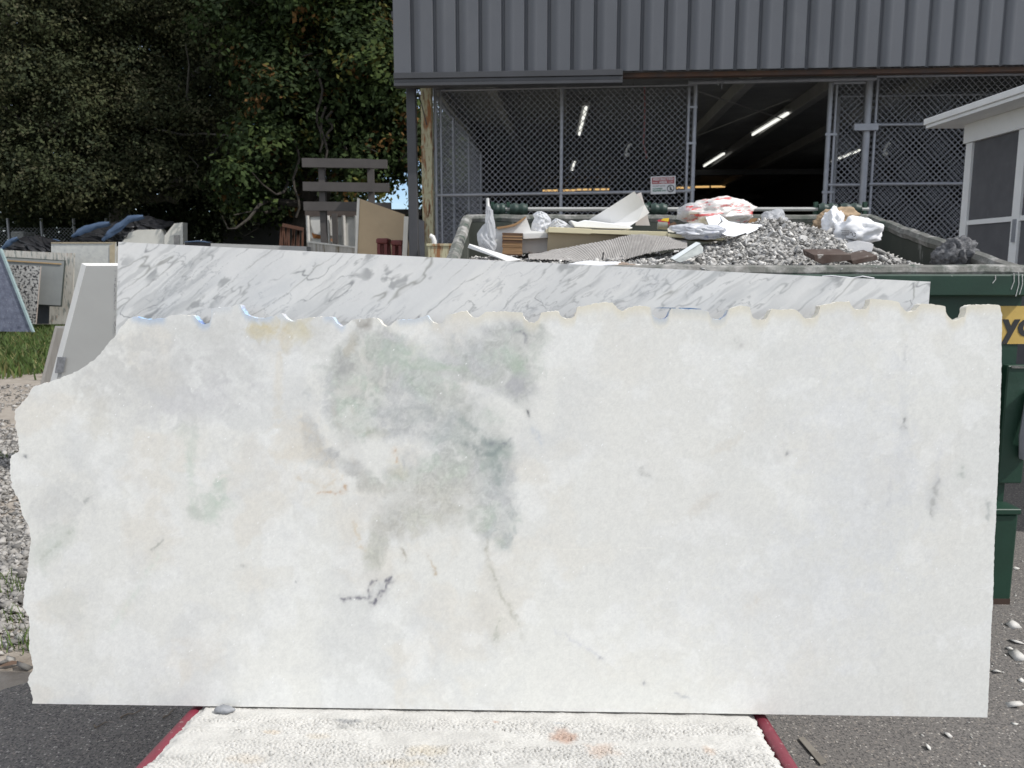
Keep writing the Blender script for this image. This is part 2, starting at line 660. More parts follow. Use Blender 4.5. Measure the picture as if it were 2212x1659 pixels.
for k, (x, y, cnt, spread) in enumerate([(20, 1275, 70, 0.09), (45, 1395, 45, 0.05), (8, 1345, 40, 0.06), (12, 990, 30, 0.06)]):
    c = PZ(x, y, 0)
    px = c[0] + rng.normal(0, spread, cnt)
    py = c[1] + rng.normal(0, spread, cnt)
    V, F = blades(px, py, rng.uniform(0.03, 0.10, cnt), rng, 0.006)
    g = np.repeat(rng.uniform(0.6, 1.3, cnt), 5)
    tag(put('grass_tuft', V, F, m_grass, cols=np.array([0.10, 0.155, 0.035]) * g[:, None]),
        ['green weed tuft growing in gravel left of the slab', 'small green tuft at asphalt edge left of the slab', 'thin green sprigs at the left picture edge below the gravel', 'tiny green tuft among the gravel stones'][k], 'grass tuft', 'weed tufts in the gravel', 'stuff')
# dry leaf on the dirt
c = PZ(22, 1440, 0.0)
mb = MB()
mb.add([c + np.array(q) for q in ((-.05, -.01, .004), (0, -.018, .012), (.05, .02, .01), (0.0, .016, .02))], [(0, 1, 2), (0, 2, 3)])
tag(mb.build('dry_leaf', M('dry_leaf', (0.12, 0.075, 0.05), rough=0.8)), 'curled brown dry leaf lying on the dirt at lower left', 'leaf')

# ------------------------------------------------------------------ front slab
SLAB_LEAN, SLAB_YAW, TH = R(5.6), R(-1.6), 0.036
s_right = np.array([math.cos(SLAB_YAW), math.sin(SLAB_YAW), 0])
s_back = np.array([-math.sin(SLAB_YAW), math.cos(SLAB_YAW), 0])
s_up = np.array([0, 0, math.cos(SLAB_LEAN)]) + s_back * math.sin(SLAB_LEAN)
s_n = s_back * math.cos(SLAB_LEAN) - np.array([0, 0, math.sin(SLAB_LEAN)])      # pointing away from the camera
S0 = P(1106, 1537, 2.28)


def z2d(pts, x0, y0, k):          # crop coordinates -> picture units
    return [((x0 + k * x) / 1.8228, (y0 + k * y) / 1.8228) for x, y in pts]


top_px = z2d([(268, 193), (300, 205), (345, 212), (370, 220), (410, 213), (490, 206), (540, 188), (560, 182), (620, 180), (690, 183), (730, 185), (745, 205), (770, 235), (800, 252), (820, 255), (845, 245), (860, 225), (868, 190), (870, 130), (900, 126), (960, 122), (1030, 115), (1060, 100), (1100, 100), (1108, 130), (1130, 165), (1160, 185), (1190, 195), (1230, 205), (1275, 207), (1330, 195), (1395, 185), (1428, 170), (1445, 190), (1470, 215), (1500, 231), (1530, 230), (1560, 218), (1640, 203), (1700, 197), (1780, 194), (1830, 196), (1845, 220), (1865, 250), (1900, 272), (1925, 265), (1950, 245), (1975, 222), (2010, 214), (2060, 216), (2120, 207), (2180, 205)], 400, 1150, .4973)
top_px += z2d([(185, 218), (205, 250), (240, 275), (275, 265), (300, 240), (325, 220), (400, 218), (460, 215), (510, 205), (545, 190), (575, 190), (590, 215), (620, 245), (655, 253), (690, 240), (705, 210), (718, 180), (780, 172), (850, 152), (878, 148), (890, 165), (915, 192), (945, 205), (975, 200), (1005, 180), (1022, 158), (1060, 155), (1160, 153), (1250, 157), (1325, 163), (1330, 190), (1345, 220), (1375, 240), (1410, 243), (1440, 228), (1460, 200), (1468, 165), (1500, 160), (1560, 153), (1605, 152), (1615, 175), (1640, 200), (1675, 210), (1710, 206), (1740, 185), (1752, 150), (1755, 120), (1790, 113), (1840, 104), (1900, 90), (1970, 82), (2035, 83), (2055, 105), (2080, 135), (2110, 150), (2140, 145), (2170, 122), (2205, 116)], 1400, 1150, .4973)
top_px += z2d([(246, 210), (290, 207), (340, 208), (395, 218), (408, 250), (412, 290), (440, 322), (490, 338), (540, 328), (570, 300), (580, 260), (600, 232), (640, 235), (720, 240), (800, 243), (860, 245), (920, 258), (955, 258), (965, 285), (990, 325), (1030, 345), (1075, 340), (1110, 315), (1135, 280), (1155, 240), (1200, 225), (1270, 206), (1330, 210), (1360, 222), (1368, 260), (1385, 310), (1420, 340), (1460, 347), (1510, 335), (1540, 300), (1560, 250), (1580, 238), (1650, 245), (1750, 242), (1800, 240), (1830, 265), (1870, 310), (1900, 330), (1930, 335), (1980, 325), (2015, 290), (2035, 235), (2037, 205), (2080, 195), (2140, 188), (2205, 166)], 2400, 1120, .4069)
top_px += z2d([(275, 180), (330, 182), (385, 178), (395, 210), (420, 240), (455, 262), (510, 265), (555, 255), (585, 215), (605, 150), (680, 152), (760, 162), (850, 172), (905, 190), (930, 230), (960, 265), (990, 287), (1030, 290), (1075, 272), (1110, 230), (1125, 203), (1180, 205), (1250, 208), (1320, 218), (1385, 228), (1393, 270), (1400, 310), (1430, 345), (1465, 378), (1500, 375), (1580, 345), (1605, 290), (1610, 232), (1660, 215), (1740, 212), (1850, 212), (1950, 215)], 3200, 1120, .3761)
right_px = [(q[0] / 1.8228, q[1] / 1.8228) for q in [(3939, 1207), (3942, 1225), (3946, 1240), (3944, 1360), (3943, 1480), (3939, 1606), (3934, 1760), (3926, 1944), (3921, 2053), (3916, 2146), (3910, 2366), (3903, 2484), (3897, 2640), (3888, 2825)]]
left_px = z2d([(395, 0), (340, 45), (305, 65), (215, 100), (135, 125), (118, 150), (100, 180), (65, 210), (58, 235), (65, 290), (75, 345), (78, 385), (60, 395), (42, 402), (40, 470), (48, 530), (75, 580), (88, 640), (118, 690), (125, 730), (118, 790), (108, 890), (95, 950), (95, 1010), (115, 1050), (118, 1090), (115, 1130), (120, 1190), (135, 1260), (120, 1290), (112, 1320), (128, 1360), (130, 1400)], 0, 1400, .979)
left_px = z2d([(250, 197), (215, 212), (185, 235), (150, 280), (115, 340), (60, 395), (0, 485)], 400, 1150, .4973) + left_px[1:]
left_px = [top_px[0]] + left_px
right_px = [top_px[-1]] + right_px


def slab_uv(px, p0=S0, n=s_n):
    q = PP(px[0], px[1], p0, n) - S0
    return np.array([np.dot(q, s_right), np.dot(q, s_up)])


def resample(pts, n, jag=0.0, seed=0, scale=0.01):
    pts = np.array(pts)
    seg = np.r_[0, np.cumsum(np.linalg.norm(np.diff(pts, axis=0), axis=1))]
    t = np.linspace(0, seg[-1], n)
    out = np.stack([np.interp(t, seg, pts[:, 0]), np.interp(t, seg, pts[:, 1])], 1)
    if jag:
        a = fbm(np.stack([t / scale, t * 0], 1), seed, 4, 0.65) - 0.5
        b = fbm(np.stack([t / scale, t * 0 + 7], 1), seed + 9, 4, 0.65) - 0.5
        win = np.minimum(1, np.minimum(np.arange(n), np.arange(n)[::-1]) / 4)[:, None]
        out += jag * np.stack([a, b], 1) * win
    return out


def dense(pts, step, jag, seed, scale):
    pts = np.array(pts)
    return resample(pts, int(np.linalg.norm(np.diff(pts, axis=0), axis=1).sum() / step), jag, seed, scale)


top_uv = dense([slab_uv(p) for p in top_px], .0027, 0.0045, 21, 0.008)
left_uv = dense([slab_uv(p) for p in left_px][::-1], .0032, 0.009, 31, 0.012)            # bottom -> top
right_uv = dense([slab_uv(p) for p in right_px][::-1], .0032, 0.003, 41, 0.01)
bot_uv = dense([left_uv[0], right_uv[0]], .004, 0.0012, 51, 0.01)
rim_uv = np.concatenate([bot_uv, right_uv[1:], top_uv[::-1][1:], left_uv[::-1][1:-1]])
n_b, n_r, n_t = len(bot_uv), len(right_uv) - 1, len(top_uv) - 1


def row_inside(yv, xs, poly):
    """for one level yv: which xs lie inside the closed outline"""
    p, p2 = poly, np.roll(poly, -1, 0)
    k = (p[:, 1] > yv) != (p2[:, 1] > yv)
    xc = np.sort(p[k, 0] + (yv - p[k, 1]) / (p2[k, 1] - p[k, 1]) * (p2[k, 0] - p[k, 0]))
    return np.searchsorted(xc, xs) % 2 == 1


gx_ = np.arange(rim_uv[:, 0].min() - .006, rim_uv[:, 0].max() + .006, .0028)
gy_ = np.arange(rim_uv[:, 1].min() - .006, rim_uv[:, 1].max() + .006, .0034)
NX, NY = len(gx_), len(gy_)
ins = np.array([row_inside(yv, gx_, rim_uv) for yv in gy_])
er = ins.copy()
for dx in (-1, 0, 1):
    for dy in (-1, 0, 1):
        er &= np.roll(np.roll(ins, dx, 1), dy, 0)
cellk = er[:-1, :-1] & er[1:, :-1] & er[:-1, 1:] & er[1:, 1:]
gid = -np.ones((NY, NX), int)
jj, ii = np.nonzero(cellk)
used = np.zeros((NY, NX), bool)
for dj, di in ((0, 0), (0, 1), (1, 0), (1, 1)):
    used[jj + dj, ii + di] = True
gid[used] = np.arange(used.sum())
UYg, UXg = np.meshgrid(gy_, gx_, indexing='ij')
UV_grid = np.stack([UXg[used], UYg[used]], 1)
F_grid = np.stack([gid[jj, ii], gid[jj, ii + 1], gid[jj + 1, ii + 1], gid[jj + 1, ii]], 1)
pad = np.pad(cellk, 1)
ring_e = []
for (dj, di, e0, e1) in ((-1, 0, (0, 0), (0, 1)), (1, 0, (1, 0), (1, 1)), (0, -1, (0, 0), (1, 0)), (0, 1, (0, 1), (1, 1))):
    k = ~pad[1 + jj + dj, 1 + ii + di]
    ring_e.append(np.stack([gid[jj[k] + e0[0], ii[k] + e0[1]], gid[jj[k] + e1[0], ii[k] + e1[1]]], 1))
ring_e = np.concatenate(ring_e)
ring_v = np.unique(ring_e)
rmap = {int(v): k + len(rim_uv) for k, v in enumerate(ring_v)}
from mathutils.geometry import delaunay_2d_cdt
cv = [Vector(p) for p in rim_uv] + [Vector(UV_grid[v]) for v in ring_v]
ce = [(k, (k + 1) % len(rim_uv)) for k in range(len(rim_uv))] + [(rmap[int(p)], rmap[int(q_)]) for p, q_ in ring_e]
ov, oe, of = delaunay_2d_cdt(cv, ce, [], 0, 1e-7)[:3]
ov = np.array([p[:] for p in ov])
of = np.array(of)
cen = ov[of].mean(1)
ok = np.zeros(len(of), bool)
for k in range(len(of)):
    i_, j_ = int((cen[k, 0] - gx_[0]) / .0028), int((cen[k, 1] - gy_[0]) / .0034)
    incell = 0 <= i_ < NX - 1 and 0 <= j_ < NY - 1 and cellk[j_, i_]
    ok[k] = not incell and bool(row_inside(cen[k, 1], cen[k:k + 1, 0], rim_uv)[0])
F_strip = of[ok]
UV = np.concatenate([UV_grid, ov])
n_grid = len(UV_grid)
order_t = np.argsort(top_uv[:, 0])
tx_s = np.maximum.accumulate(top_uv[order_t, 0]) + np.arange(len(top_uv)) * 1e-9


def below_top(uv):
    return np.interp(uv[:, 0], tx_s, top_uv[order_t, 1]) - uv[:, 1]


def uv_world(uv, depth=0.0):
    return S0 + uv[:, :1] * s_right + uv[:, 1:] * s_up + np.asarray(depth).reshape(-1, 1) * s_n


def to_px(Wp):
    q = Wp - CAM
    zc = q @ CF
    return np.stack([CX + FOC * (q @ CRT) / zc, CY - FOC * (q @ CU) / zc], 1)


def line_dist(p, pts):
    d = np.full(len(p), 1e9)
    for a, b in zip(pts[:-1], pts[1:]):
        a, b = np.array(a, float), np.array(b, float)
        ab = b - a
        t = np.clip(((p - a) @ ab) / (ab @ ab + 1e-9), 0, 1)
        d = np.minimum(d, np.linalg.norm(p - a - t[:, None] * ab, axis=1))
    return d


def marble_front(uv):
    """colour of the stone itself over the slab face: coordinates along the slab, in hundredths of its drawing grid"""
    q = to_px(uv_world(uv))
    n1 = fbm(q / 90, 1, 5) - 0.5
    n2 = fbm(q / 90 + 40, 2, 5) - 0.5
    wq = q + np.stack([n1, n2], 1) * 90
    wf = q + np.stack([fbm(q / 26, 3, 4) - .5, fbm(q / 26 + 31, 4, 4) - .5], 1) * 34
    base = np.array(S(226, 225, 219))
    c = np.tile(base, (len(q), 1))

    def lay(mask, rgb):
        nonlocal c
        c = c * (1 - mask[:, None]) + np.array(S(*rgb)) * mask[:, None]

    big = fbm(wq / 200, 6, 5)
    leftness = 1 - smooth(1000, 1400, q[:, 0])
    lay((0.35 + .35 * leftness) * smooth(0.44, 0.66, big), (214, 214, 211))
    lay((0.15 + .25 * leftness) * smooth(0.52, 0.72, fbm(wq / 110 + 60, 8, 5)), (221, 214, 201))
    lay(0.4 * smooth(0.5, 0.7, fbm(wf / 60 + 160, 14, 5)), (237, 237, 234))
    lay(0.26 * smooth(0.45, 0.8, fbm(wf / 50 + 90, 16, 5)) * (.12 + .88 * leftness), (208, 208, 206))
    mott = fbm(wf / 30, 5, 5)
    fine = fbm(wf / 11, 25, 4)
    flk, fl2 = worley((q + (wf - q) * .5) / 9.0, 3)
    cell = noise(np.floor((wf) / 7.0) * .37, 29)
    wmix = q * .35 + wf * 0.45 + wq * 0.20
    cloud = [  # the grey-green cloud: x, y, rx, ry, angle
        (850, 850, 165, 125, 5), (780, 890, 90, 75, 0), (960, 900, 130, 80, 15), (1010, 950, 95, 60, 20), (1065, 1000, 60, 95, -8), (1060, 1095, 60, 90, 4), (950, 1060, 150, 95, 0),
        (860, 1120, 55, 50, -35), (815, 1190, 26, 55, 25), (1100, 745, 75, 65, 0), (1115, 815, 58, 55, 0), (1020, 780, 120, 60, 0), (830, 765, 90, 55, 0), (748, 770, 34, 70, 25), (1085, 1155, 30, 45, 0),
        (672, 945, 26, 48, -15), (710, 992, 55, 24, 22), (765, 1012, 50, 24, 25), (800, 1050, 34, 30, 45)]
    f_ = np.full(len(q), -.9)
    for x, y, rx, ry, an in cloud:
        ca, sa = math.cos(R(an)), math.sin(R(an))
        d = wmix - np.array([x, y])
        e = np.hypot((d[:, 0] * ca + d[:, 1] * sa) / rx, (-d[:, 0] * sa + d[:, 1] * ca) / ry)
        f_ = np.maximum(f_, 1 - e)
    bay = np.exp(-(((q[:, 0] - 800) / 58) ** 2 + ((q[:, 1] - 985) / 34) ** 2)) + .7 * np.exp(-(((q[:, 0] - 1060) / 42) ** 2 + ((q[:, 1] - 880) / 34) ** 2))
    cm = smooth(-.06, .60, f_ + .14 + (mott - .5) * .62 + (fine - .5) * .40 - .34 * bay) * (.62 + .5 * smooth(.25, .75, fbm(wf / 48, 27, 4)))
    cm = np.clip(cm, 0, 1)
    ga = smooth(.42, .62, fbm(wq / 70, 33, 4))[:, None]
    gb = smooth(.45, .65, fbm(wq / 85 + 20, 35, 4))[:, None]
    lower = smooth(980, 1080, q[:, 1])[:, None] * (1 - smooth(1000, 1060, q[:, 0]))[:, None]
    cc0 = np.array(S(181, 183, 177)) * (1 - ga) + np.array(S(176, 186, 174)) * ga
    cc0 = cc0 * (1 - .6 * gb) + np.array(S(184, 184, 186)) * .6 * gb
    cc0 = cc0 * (1 - .7 * lower) + np.array(S(196, 192, 181)) * .7 * lower
    sw_ = q + np.stack([fbm(q / 40, 43, 4) - .5, fbm(q / 40 + 13, 45, 4) - .5], 1) * 70
    mid = fbm(sw_ / 24, 47, 5, .6)
    wisp = np.exp(-(np.abs(fbm(sw_ / 34 + 50, 49, 4) - .5) / .022) ** 2)
    cc0 = cc0 * (1 + .34 * (fine - .5) + .42 * (mid - .5) + .08 * (cell - .5) + .08 * (smooth(.05, .3, fl2 - flk) - .7))[:, None]
    cc0 = cc0 * (1 - .30 * wisp[:, None]) + np.array(S(218, 218, 212)) * .30 * wisp[:, None]
    cm = cm * (.62 + .76 * smooth(.3, .66, mid))
    cm = np.clip(cm, 0, 1) * .84
    c = c * (1 - cm[:, None]) + cc0 * cm[:, None]
    blobs = [  # x, y, rx, ry, angle, colour, strength
        (930, 796, 90, 15, 3, (170, 188, 166), .75), (842, 763, 60, 34, 0, (172, 186, 170), .8), (1118, 793, 26, 30, 0, (166, 182, 162), .8), (1070, 1000, 36, 60, 0, (160, 170, 164), .7), (1052, 963, 24, 12, 0, (146, 152, 152), .8), (1085, 975, 30, 30, 0, (160, 172, 164), .7),
        (742, 792, 22, 36, 10, (158, 157, 156), .8), (1115, 832, 44, 34, 0, (172, 171, 176), .9), (800, 935, 40, 14, 0, (176, 174, 158), .7), (900, 900, 60, 30, 10, (170, 176, 172), .6), (960, 940, 60, 26, 10, (172, 180, 176), .6), (1020, 1110, 14, 26, 10, (170, 176, 168), .7),
        (340, 830, 170, 110, 10, (198, 197, 194), .9), (230, 790, 100, 70, 0, (198, 197, 192), .7), (480, 760, 110, 80, 0, (198, 197, 194), .8), (440, 715, 150, 35, 0, (206, 205, 200), .8), (420, 860, 120, 40, -10, (200, 199, 200), .7),
        (130, 1085, 90, 60, -25, (198, 198, 195), .8), (110, 1180, 60, 40, -40, (188, 193, 183), .7), (140, 1310, 50, 40, 0, (202, 203, 196), .6), (200, 900, 40, 60, -20, (208, 203, 190), .6),
        (462, 1088, 30, 40, 25, (172, 188, 171), .85), (478, 1045, 16, 40, 15, (184, 197, 184), .8), (415, 980, 14, 60, 0, (200, 207, 196), .8), (425, 1105, 16, 14, 0, (166, 174, 162), .8), (395, 935, 20, 20, 0, (196, 200, 190), .6),
        (575, 708, 55, 28, 0, (204, 190, 146), .95), (655, 712, 32, 28, 0, (205, 192, 146), .95), (612, 735, 18, 44, 0, (208, 196, 166), .7), (600, 800, 12, 120, 0, (214, 204, 184), .6), (640, 960, 60, 60, 30, (216, 206, 188), .6),
        (783, 703, 20, 22, -35, (150, 145, 138), .9), (755, 745, 14, 32, 20, (184, 176, 156), .8), (690, 720, 50, 60, 0, (206, 205, 200), .7),
        (1060, 1340, 30, 90, -20, (210, 206, 196), .6), (855, 1020, 22, 26, 0, (202, 196, 170), .6), (1850, 1000, 160, 300, 0, (216, 217, 218), .6), (1400, 1000, 260, 300, 0, (225, 222, 215), .4), (1700, 1300, 300, 150, 0, (219, 220, 220), .6),
        (1515, 1085, 46, 16, -45, (208, 201, 190), .7), (1560, 970, 50, 13, -35, (212, 205, 192), .65), (1950, 960, 30, 160, 0, (208, 209, 210), .6), (2017, 1075, 16, 50, 8, (190, 190, 190), .6)]
    for x, y, rx, ry, an, rgb, st in blobs:
        ca, sa = math.cos(R(an)), math.sin(R(an))
        R_ = max(rx, ry) * 2.4 + 60
        sel = np.nonzero((np.abs(q[:, 0] - x) < R_) & (np.abs(q[:, 1] - y) < R_))[0]
        d = wmix[sel] - np.array([x, y])
        e = np.hypot((d[:, 0] * ca + d[:, 1] * sa) / rx, (-d[:, 0] * sa + d[:, 1] * ca) / ry)
        m = 1 - smooth(0.25, 1.2, e + (mott[sel] - 0.5) * 1.5 + (fine[sel] - .5) * .8)
        m = np.clip(m * st * 0.60 * (0.1 + 1.1 * mott[sel] + .7 * mid[sel]), 0, 1)
        c[sel] = c[sel] * (1 - m[:, None]) + np.array(S(*rgb)) * m[:, None]
    lines = [  # polyline, width, colour, strength
        ([(738, 1291), (770, 1292), (797, 1292), (800, 1266), (812, 1254)], 3.4, (112, 110, 120), .8), ([(803, 1304), (818, 1290), (826, 1266), (843, 1251)], 5.0, (104, 102, 114), .9),
        ([(690, 1063), (722, 1062), (745, 1060), (749, 1048)], 2.4, (190, 150, 105), .7), ([(850, 975), (856, 1000)], 3, (196, 160, 120), .6), ([(640, 1030), (700, 1050), (740, 1030)], 4, (205, 190, 165), .45),
        ([(1050, 1170), (1058, 1225), (1078, 1280), (1105, 1322), (1120, 1345)], 4.2, (176, 174, 160), .6), ([(1080, 1340), (1070, 1385)], 4.0, (165, 168, 154), .6), ([(869, 1188), (879, 1214)], 3, (164, 156, 140), .7),
        ([(930, 1200), (941, 1238)], 3, (186, 166, 136), .65), ([(765, 1130), (775, 1180), (790, 1190)], 4, (206, 188, 156), .5), ([(850, 1115), (820, 1170), (806, 1200)], 9, (176, 176, 170), .5),
        ([(2024, 1040), (2017, 1075), (2012, 1112)], 5, (168, 168, 164), .75), ([(2032, 960), (2022, 1040)], 5, (204, 204, 204), .6), ([(1925, 1030), (1920, 1090)], 4, (200, 200, 200), .5), ([(2135, 1085), (2136, 1120)], 4, (170, 174, 170), .6),
        ([(1955, 905), (1952, 920)], 4, (140, 140, 140), .8), ([(2080, 1012), (2078, 1026)], 6, (172, 178, 170), .6), ([(1385, 1016), (1398, 1026)], 5, (158, 158, 152), .8), ([(1139, 890), (1142, 897)], 3, (90, 92, 96), .9),
        ([(1585, 735), (1600, 748)], 5, (178, 176, 172), .7), ([(1700, 976), (1700, 981)], 2.5, (130, 130, 134), .8), ([(1871, 1090), (1873, 1093)], 3, (140, 140, 140), .8), ([(1955, 740), (1953, 800)], 3, (190, 190, 188), .5),
        ([(328, 1192), (338, 1184), (352, 1166)], 3, (150, 152, 144), .65), ([(520, 1222), (525, 1224)], 3, (150, 150, 144), .8), ([(640, 1256), (643, 1259)], 2, (130, 130, 134), .8), ([(185, 1082), (202, 1068)], 4, (160, 162, 158), .6),
        ([(1105, 712), (1128, 716), (1136, 742)], 4, (128, 128, 136), .8), ([(735, 770), (742, 800)], 5, (150, 150, 150), .5), ([(762, 735), (790, 700), (800, 690)], 7, (140, 136, 130), .55), ([(80, 1215), (120, 1180), (150, 1150)], 5, (176, 182, 168), .5),
        ([(1000, 955), (1050, 985), (1090, 965)], 6, (128, 138, 136), .6), ([(1060, 955), (1090, 960), (1102, 955)], 5, (128, 132, 138), .7), ([(990, 900), (1030, 930), (1070, 990), (1080, 1060)], 9, (150, 160, 156), .55),
        ([(1200, 1360), (1240, 1385), (1300, 1420)], 3, (200, 200, 204), .5), ([(1460, 1500), (1490, 1512)], 3, (178, 180, 184), .6), ([(1388, 1473), (1390, 1476)], 3, (150, 150, 156), .7), ([(1297, 1420), (1299, 1423)], 3, (150, 150, 156), .7),
        ([(50, 984), (58, 988)], 3, (120, 122, 126), .8), ([(410, 985), (412, 1040), (420, 1110)], 5, (196, 204, 192), .45), ([(1155, 930), (1170, 960)], 6, (196, 200, 204), .6), ([(240, 1360), (300, 1270), (340, 1200)], 5, (212, 220, 208), .4),
        ([(720, 880), (760, 990), (800, 1050), (850, 1060)], 8, (196, 192, 184), .5), ([(650, 900), (720, 1020)], 10, (216, 206, 188), .4), ([(1640, 1290), (1620, 1310)], 8, (208, 200, 186), .5), ([(1120, 1345), (1130, 1380)], 4, (200, 198, 190), .5)]
    wl = q + np.stack([fbm(q / 14, 13, 4) - .5, fbm(q / 14 + 31, 15, 4) - .5], 1) * 16
    brk = smooth(.3, .65, fbm(q / 9, 19, 3))
    for pts, wd, rgb, st in lines:
        pa = np.array(pts, float)
        lo_, hi_ = pa.min(0) - wd * 4 - 20, pa.max(0) + wd * 4 + 20
        sel = np.nonzero((q > lo_).all(1) & (q < hi_).all(1))[0]
        ld = line_dist(wl[sel], pts)
        m = (np.exp(-(ld / wd) ** 2) * (0.15 + 1.2 * brk[sel]) * .62 + np.exp(-(ld / (wd * 2.6)) ** 2) * .22 * (.3 + mott[sel])) * st
        c[sel] = c[sel] * (1 - m[:, None]) + np.array(S(*rgb)) * m[:, None]
    # pale scratches left by the saw
    for (x0, x1, y, st) in [(1210, 1270, 1187, .35), (1370, 1420, 1184, .35), (160, 700, 1528, .2)]:
        lay(np.exp(-((q[:, 1] - y) / 1.3) ** 2) * smooth(x0 - 8, x0 + 8, q[:, 0]) * (1 - smooth(x1 - 8, x1 + 8, q[:, 0])) * st, (244, 242, 232))
    grain = noise(q / 2.6, 23) * .6 + fbm(q / 7.0, 24, 3) * .8 - 0.7
    c = c * (1 + grain[:, None] * 0.14)
    spark = _hash(np.floor(q[:, 0] / 2).astype(np.int64), np.floor(q[:, 1] / 2).astype(np.int64), np.zeros(len(q), np.int64), 5)
    c = np.where((spark > 0.9995)[:, None], np.array(S(248, 248, 246)), c)
    # yellowed sealer along the cut edge, blue resin where it was brushed on
    return np.clip(c, 0, 0.93)


front_c = marble_front(UV)
qpx = to_px(uv_world(UV))
dtop = below_top(UV)
near_top = 1 - smooth(0.0, 0.04, dtop)
yel = near_top * smooth(700, 1250, qpx[:, 0]) * 0.45
front_c = front_c * (1 - yel[:, None]) + np.array(S(220, 208, 176)) * yel[:, None]


def blue_mask(x):
    m = np.zeros_like(x)
    for a, b, s_ in [(285, 355, .9), (418, 455, .8), (455, 500, .25), (520, 560, .75), (560, 590, .6), (600, 640, .3), (700, 745, .6), (860, 930, .6), (950, 975, .25), (1408, 1445, .75), (1450, 1530, .45), (1535, 1572, .5), (1610, 1640, .12)]:
        m = np.maximum(m, s_ * smooth(a - 8, a + 6, x) * (1 - smooth(b - 6, b + 8, x)))
    return m


bm_ = blue_mask(qpx[:, 0]) * (1 - smooth(0, .028, dtop)) * 0.55
front_c = front_c * (1 - bm_[:, None]) + np.array(S(142, 172, 208)) * bm_[:, None]

slab = T('marble_slab', 'large white marble slab with grey-green cloud, notched top edge and broken left end', 'slab', S0)
m_slab = M('polished_marble', (0.8, 0.8, 0.77), attr=True, sc_=220, rough=0.42, attr_var=0.05, bump=0.00025, bsc=420, spec=0.4)
m_edge = M('raw_marble_edge', (0.8, 0.8, 0.78), attr=True, sc_=160, rough=0.8, attr_var=0.10, bump=0.0015, bsc=200)
Vf = uv_world(UV)
tri_g = np.concatenate([F_grid[:, [0, 1, 2]], F_grid[:, [0, 2, 3]], F_strip + n_grid])
put('polished_face', Vf, tri_g, m_slab, slab, cols=front_c)
# rim: all four sides as a strip with rough middle rows, and the sawn back
rim_px = to_px(uv_world(rim_uv))
L = len(rim_uv)
nrm = np.stack([np.roll(rim_uv, -2, 0)[:, 1] - np.roll(rim_uv, 2, 0)[:, 1], -(np.roll(rim_uv, -2, 0)[:, 0] - np.roll(rim_uv, 2, 0)[:, 0])], 1)
nrm /= np.linalg.norm(nrm, axis=1)[:, None] + 1e-9
arc = np.r_[0, np.cumsum(np.linalg.norm(np.diff(rim_uv, axis=0), axis=1))]
rows, rc = [], []
is_bot = np.zeros(L, bool)
is_bot[:n_b] = True
NR = 8
is_top = np.zeros(L, bool)
is_top[n_b + n_r:n_b + n_r + n_t] = True
for r in range(NR):
    d = TH * r / (NR - 1)
    rough_ = fbm(np.stack([arc / 0.011, np.full(L, d / 0.011)], 1), 61, 4) - 0.5
    amp = np.where(is_bot, 0.0006, 0.006) * (0 if r == 0 else 1) * (0.4 if r == NR - 1 else 1)
    uvr = rim_uv + nrm * (rough_ * amp)[:, None]
    rows.append(uv_world(uvr, np.full(L, d)))
    base = np.tile(np.array(S(226, 222, 210)), (L, 1))
    tone = fbm(np.stack([arc / 0.03, np.full(L, d / 0.03)], 1), 71, 4)
    base = base * (0.86 + 0.2 * tone)[:, None]
    bl = blue_mask(rim_px[:, 0]) * is_top * smooth(0.25, 0.6, tone + 0.15) * 0.95
    deep = (fbm(np.stack([arc / 0.015, np.full(L, d / 0.02 + 30)], 1), 81, 3) > 0.52)[:, None]
    blue = np.where(deep, np.array(S(58, 110, 186)), np.array(S(150, 196, 232)))
    base = base * (1 - bl[:, None]) + blue * bl[:, None]
    rc.append(base)
V = np.concatenate(rows)
F = []
i = np.arange(L)
for r in range(NR - 1):
    F.append(np.stack([r * L + i, r * L + (i + 1) % L, (r + 1) * L + (i + 1) % L, (r + 1) * L + i], 1))
put('broken_rim', V, np.concatenate(F), m_edge, slab, cols=np.concatenate(rc), sm=False)
put('sawn_back', uv_world(UV, np.full(len(UV), TH - .0005)), tri_g[:, ::-1], M('sawn_stone', (0.62, 0.62, 0.6), rough=0.85), slab)
# blue film flakes on the top edge
for k, (pts) in enumerate([[(1413, 665.2), (1432, 664.2), (1460, 665), (1460, 666), (1432, 665.8)], [(1466, 664.8), (1490, 665), (1515, 667.4), (1515, 668), (1490, 667.4), (1468, 666.2)]]):
    mb = MB().prism([PP(x, y, S0 + s_n * (0.004 + 0.004 * k), s_n) for x, y in pts], s_n * 0.008)
    mb.build('resin_film', M('resin_film', S(70, 110, 150), rough=0.4), slab)

# ------------------------------------------------------------------ carrara slab behind it
CB = S0 + s_n * (TH + 0.075)
c_tl, c_tr = PP(255.5, 522.5, CB, s_n), PP(2010, 608.5, CB, s_n)
c_dir = (c_tr - c_tl) / np.linalg.norm(c_tr - c_tl)
c_down = np.cross(s_n, c_dir)
c_down = c_down if c_down[2] < 0 else -c_down
c_len = np.linalg.norm(c_tr - c_tl)
c_h = float(np.dot(c_tr - S0, s_up) / -np.dot(c_down, s_up)) - 0.004
NU2, NV2 = 1000, 170
uu = np.linspace(0, c_len, NU2)
vv = np.r_[np.linspace(0, 0.30, 140), np.linspace(0.31, c_h, NV2 - 140)]
UG, VG = np.meshgrid(uu, vv)
cu_, cv_ = UG.ravel(), VG.ravel()


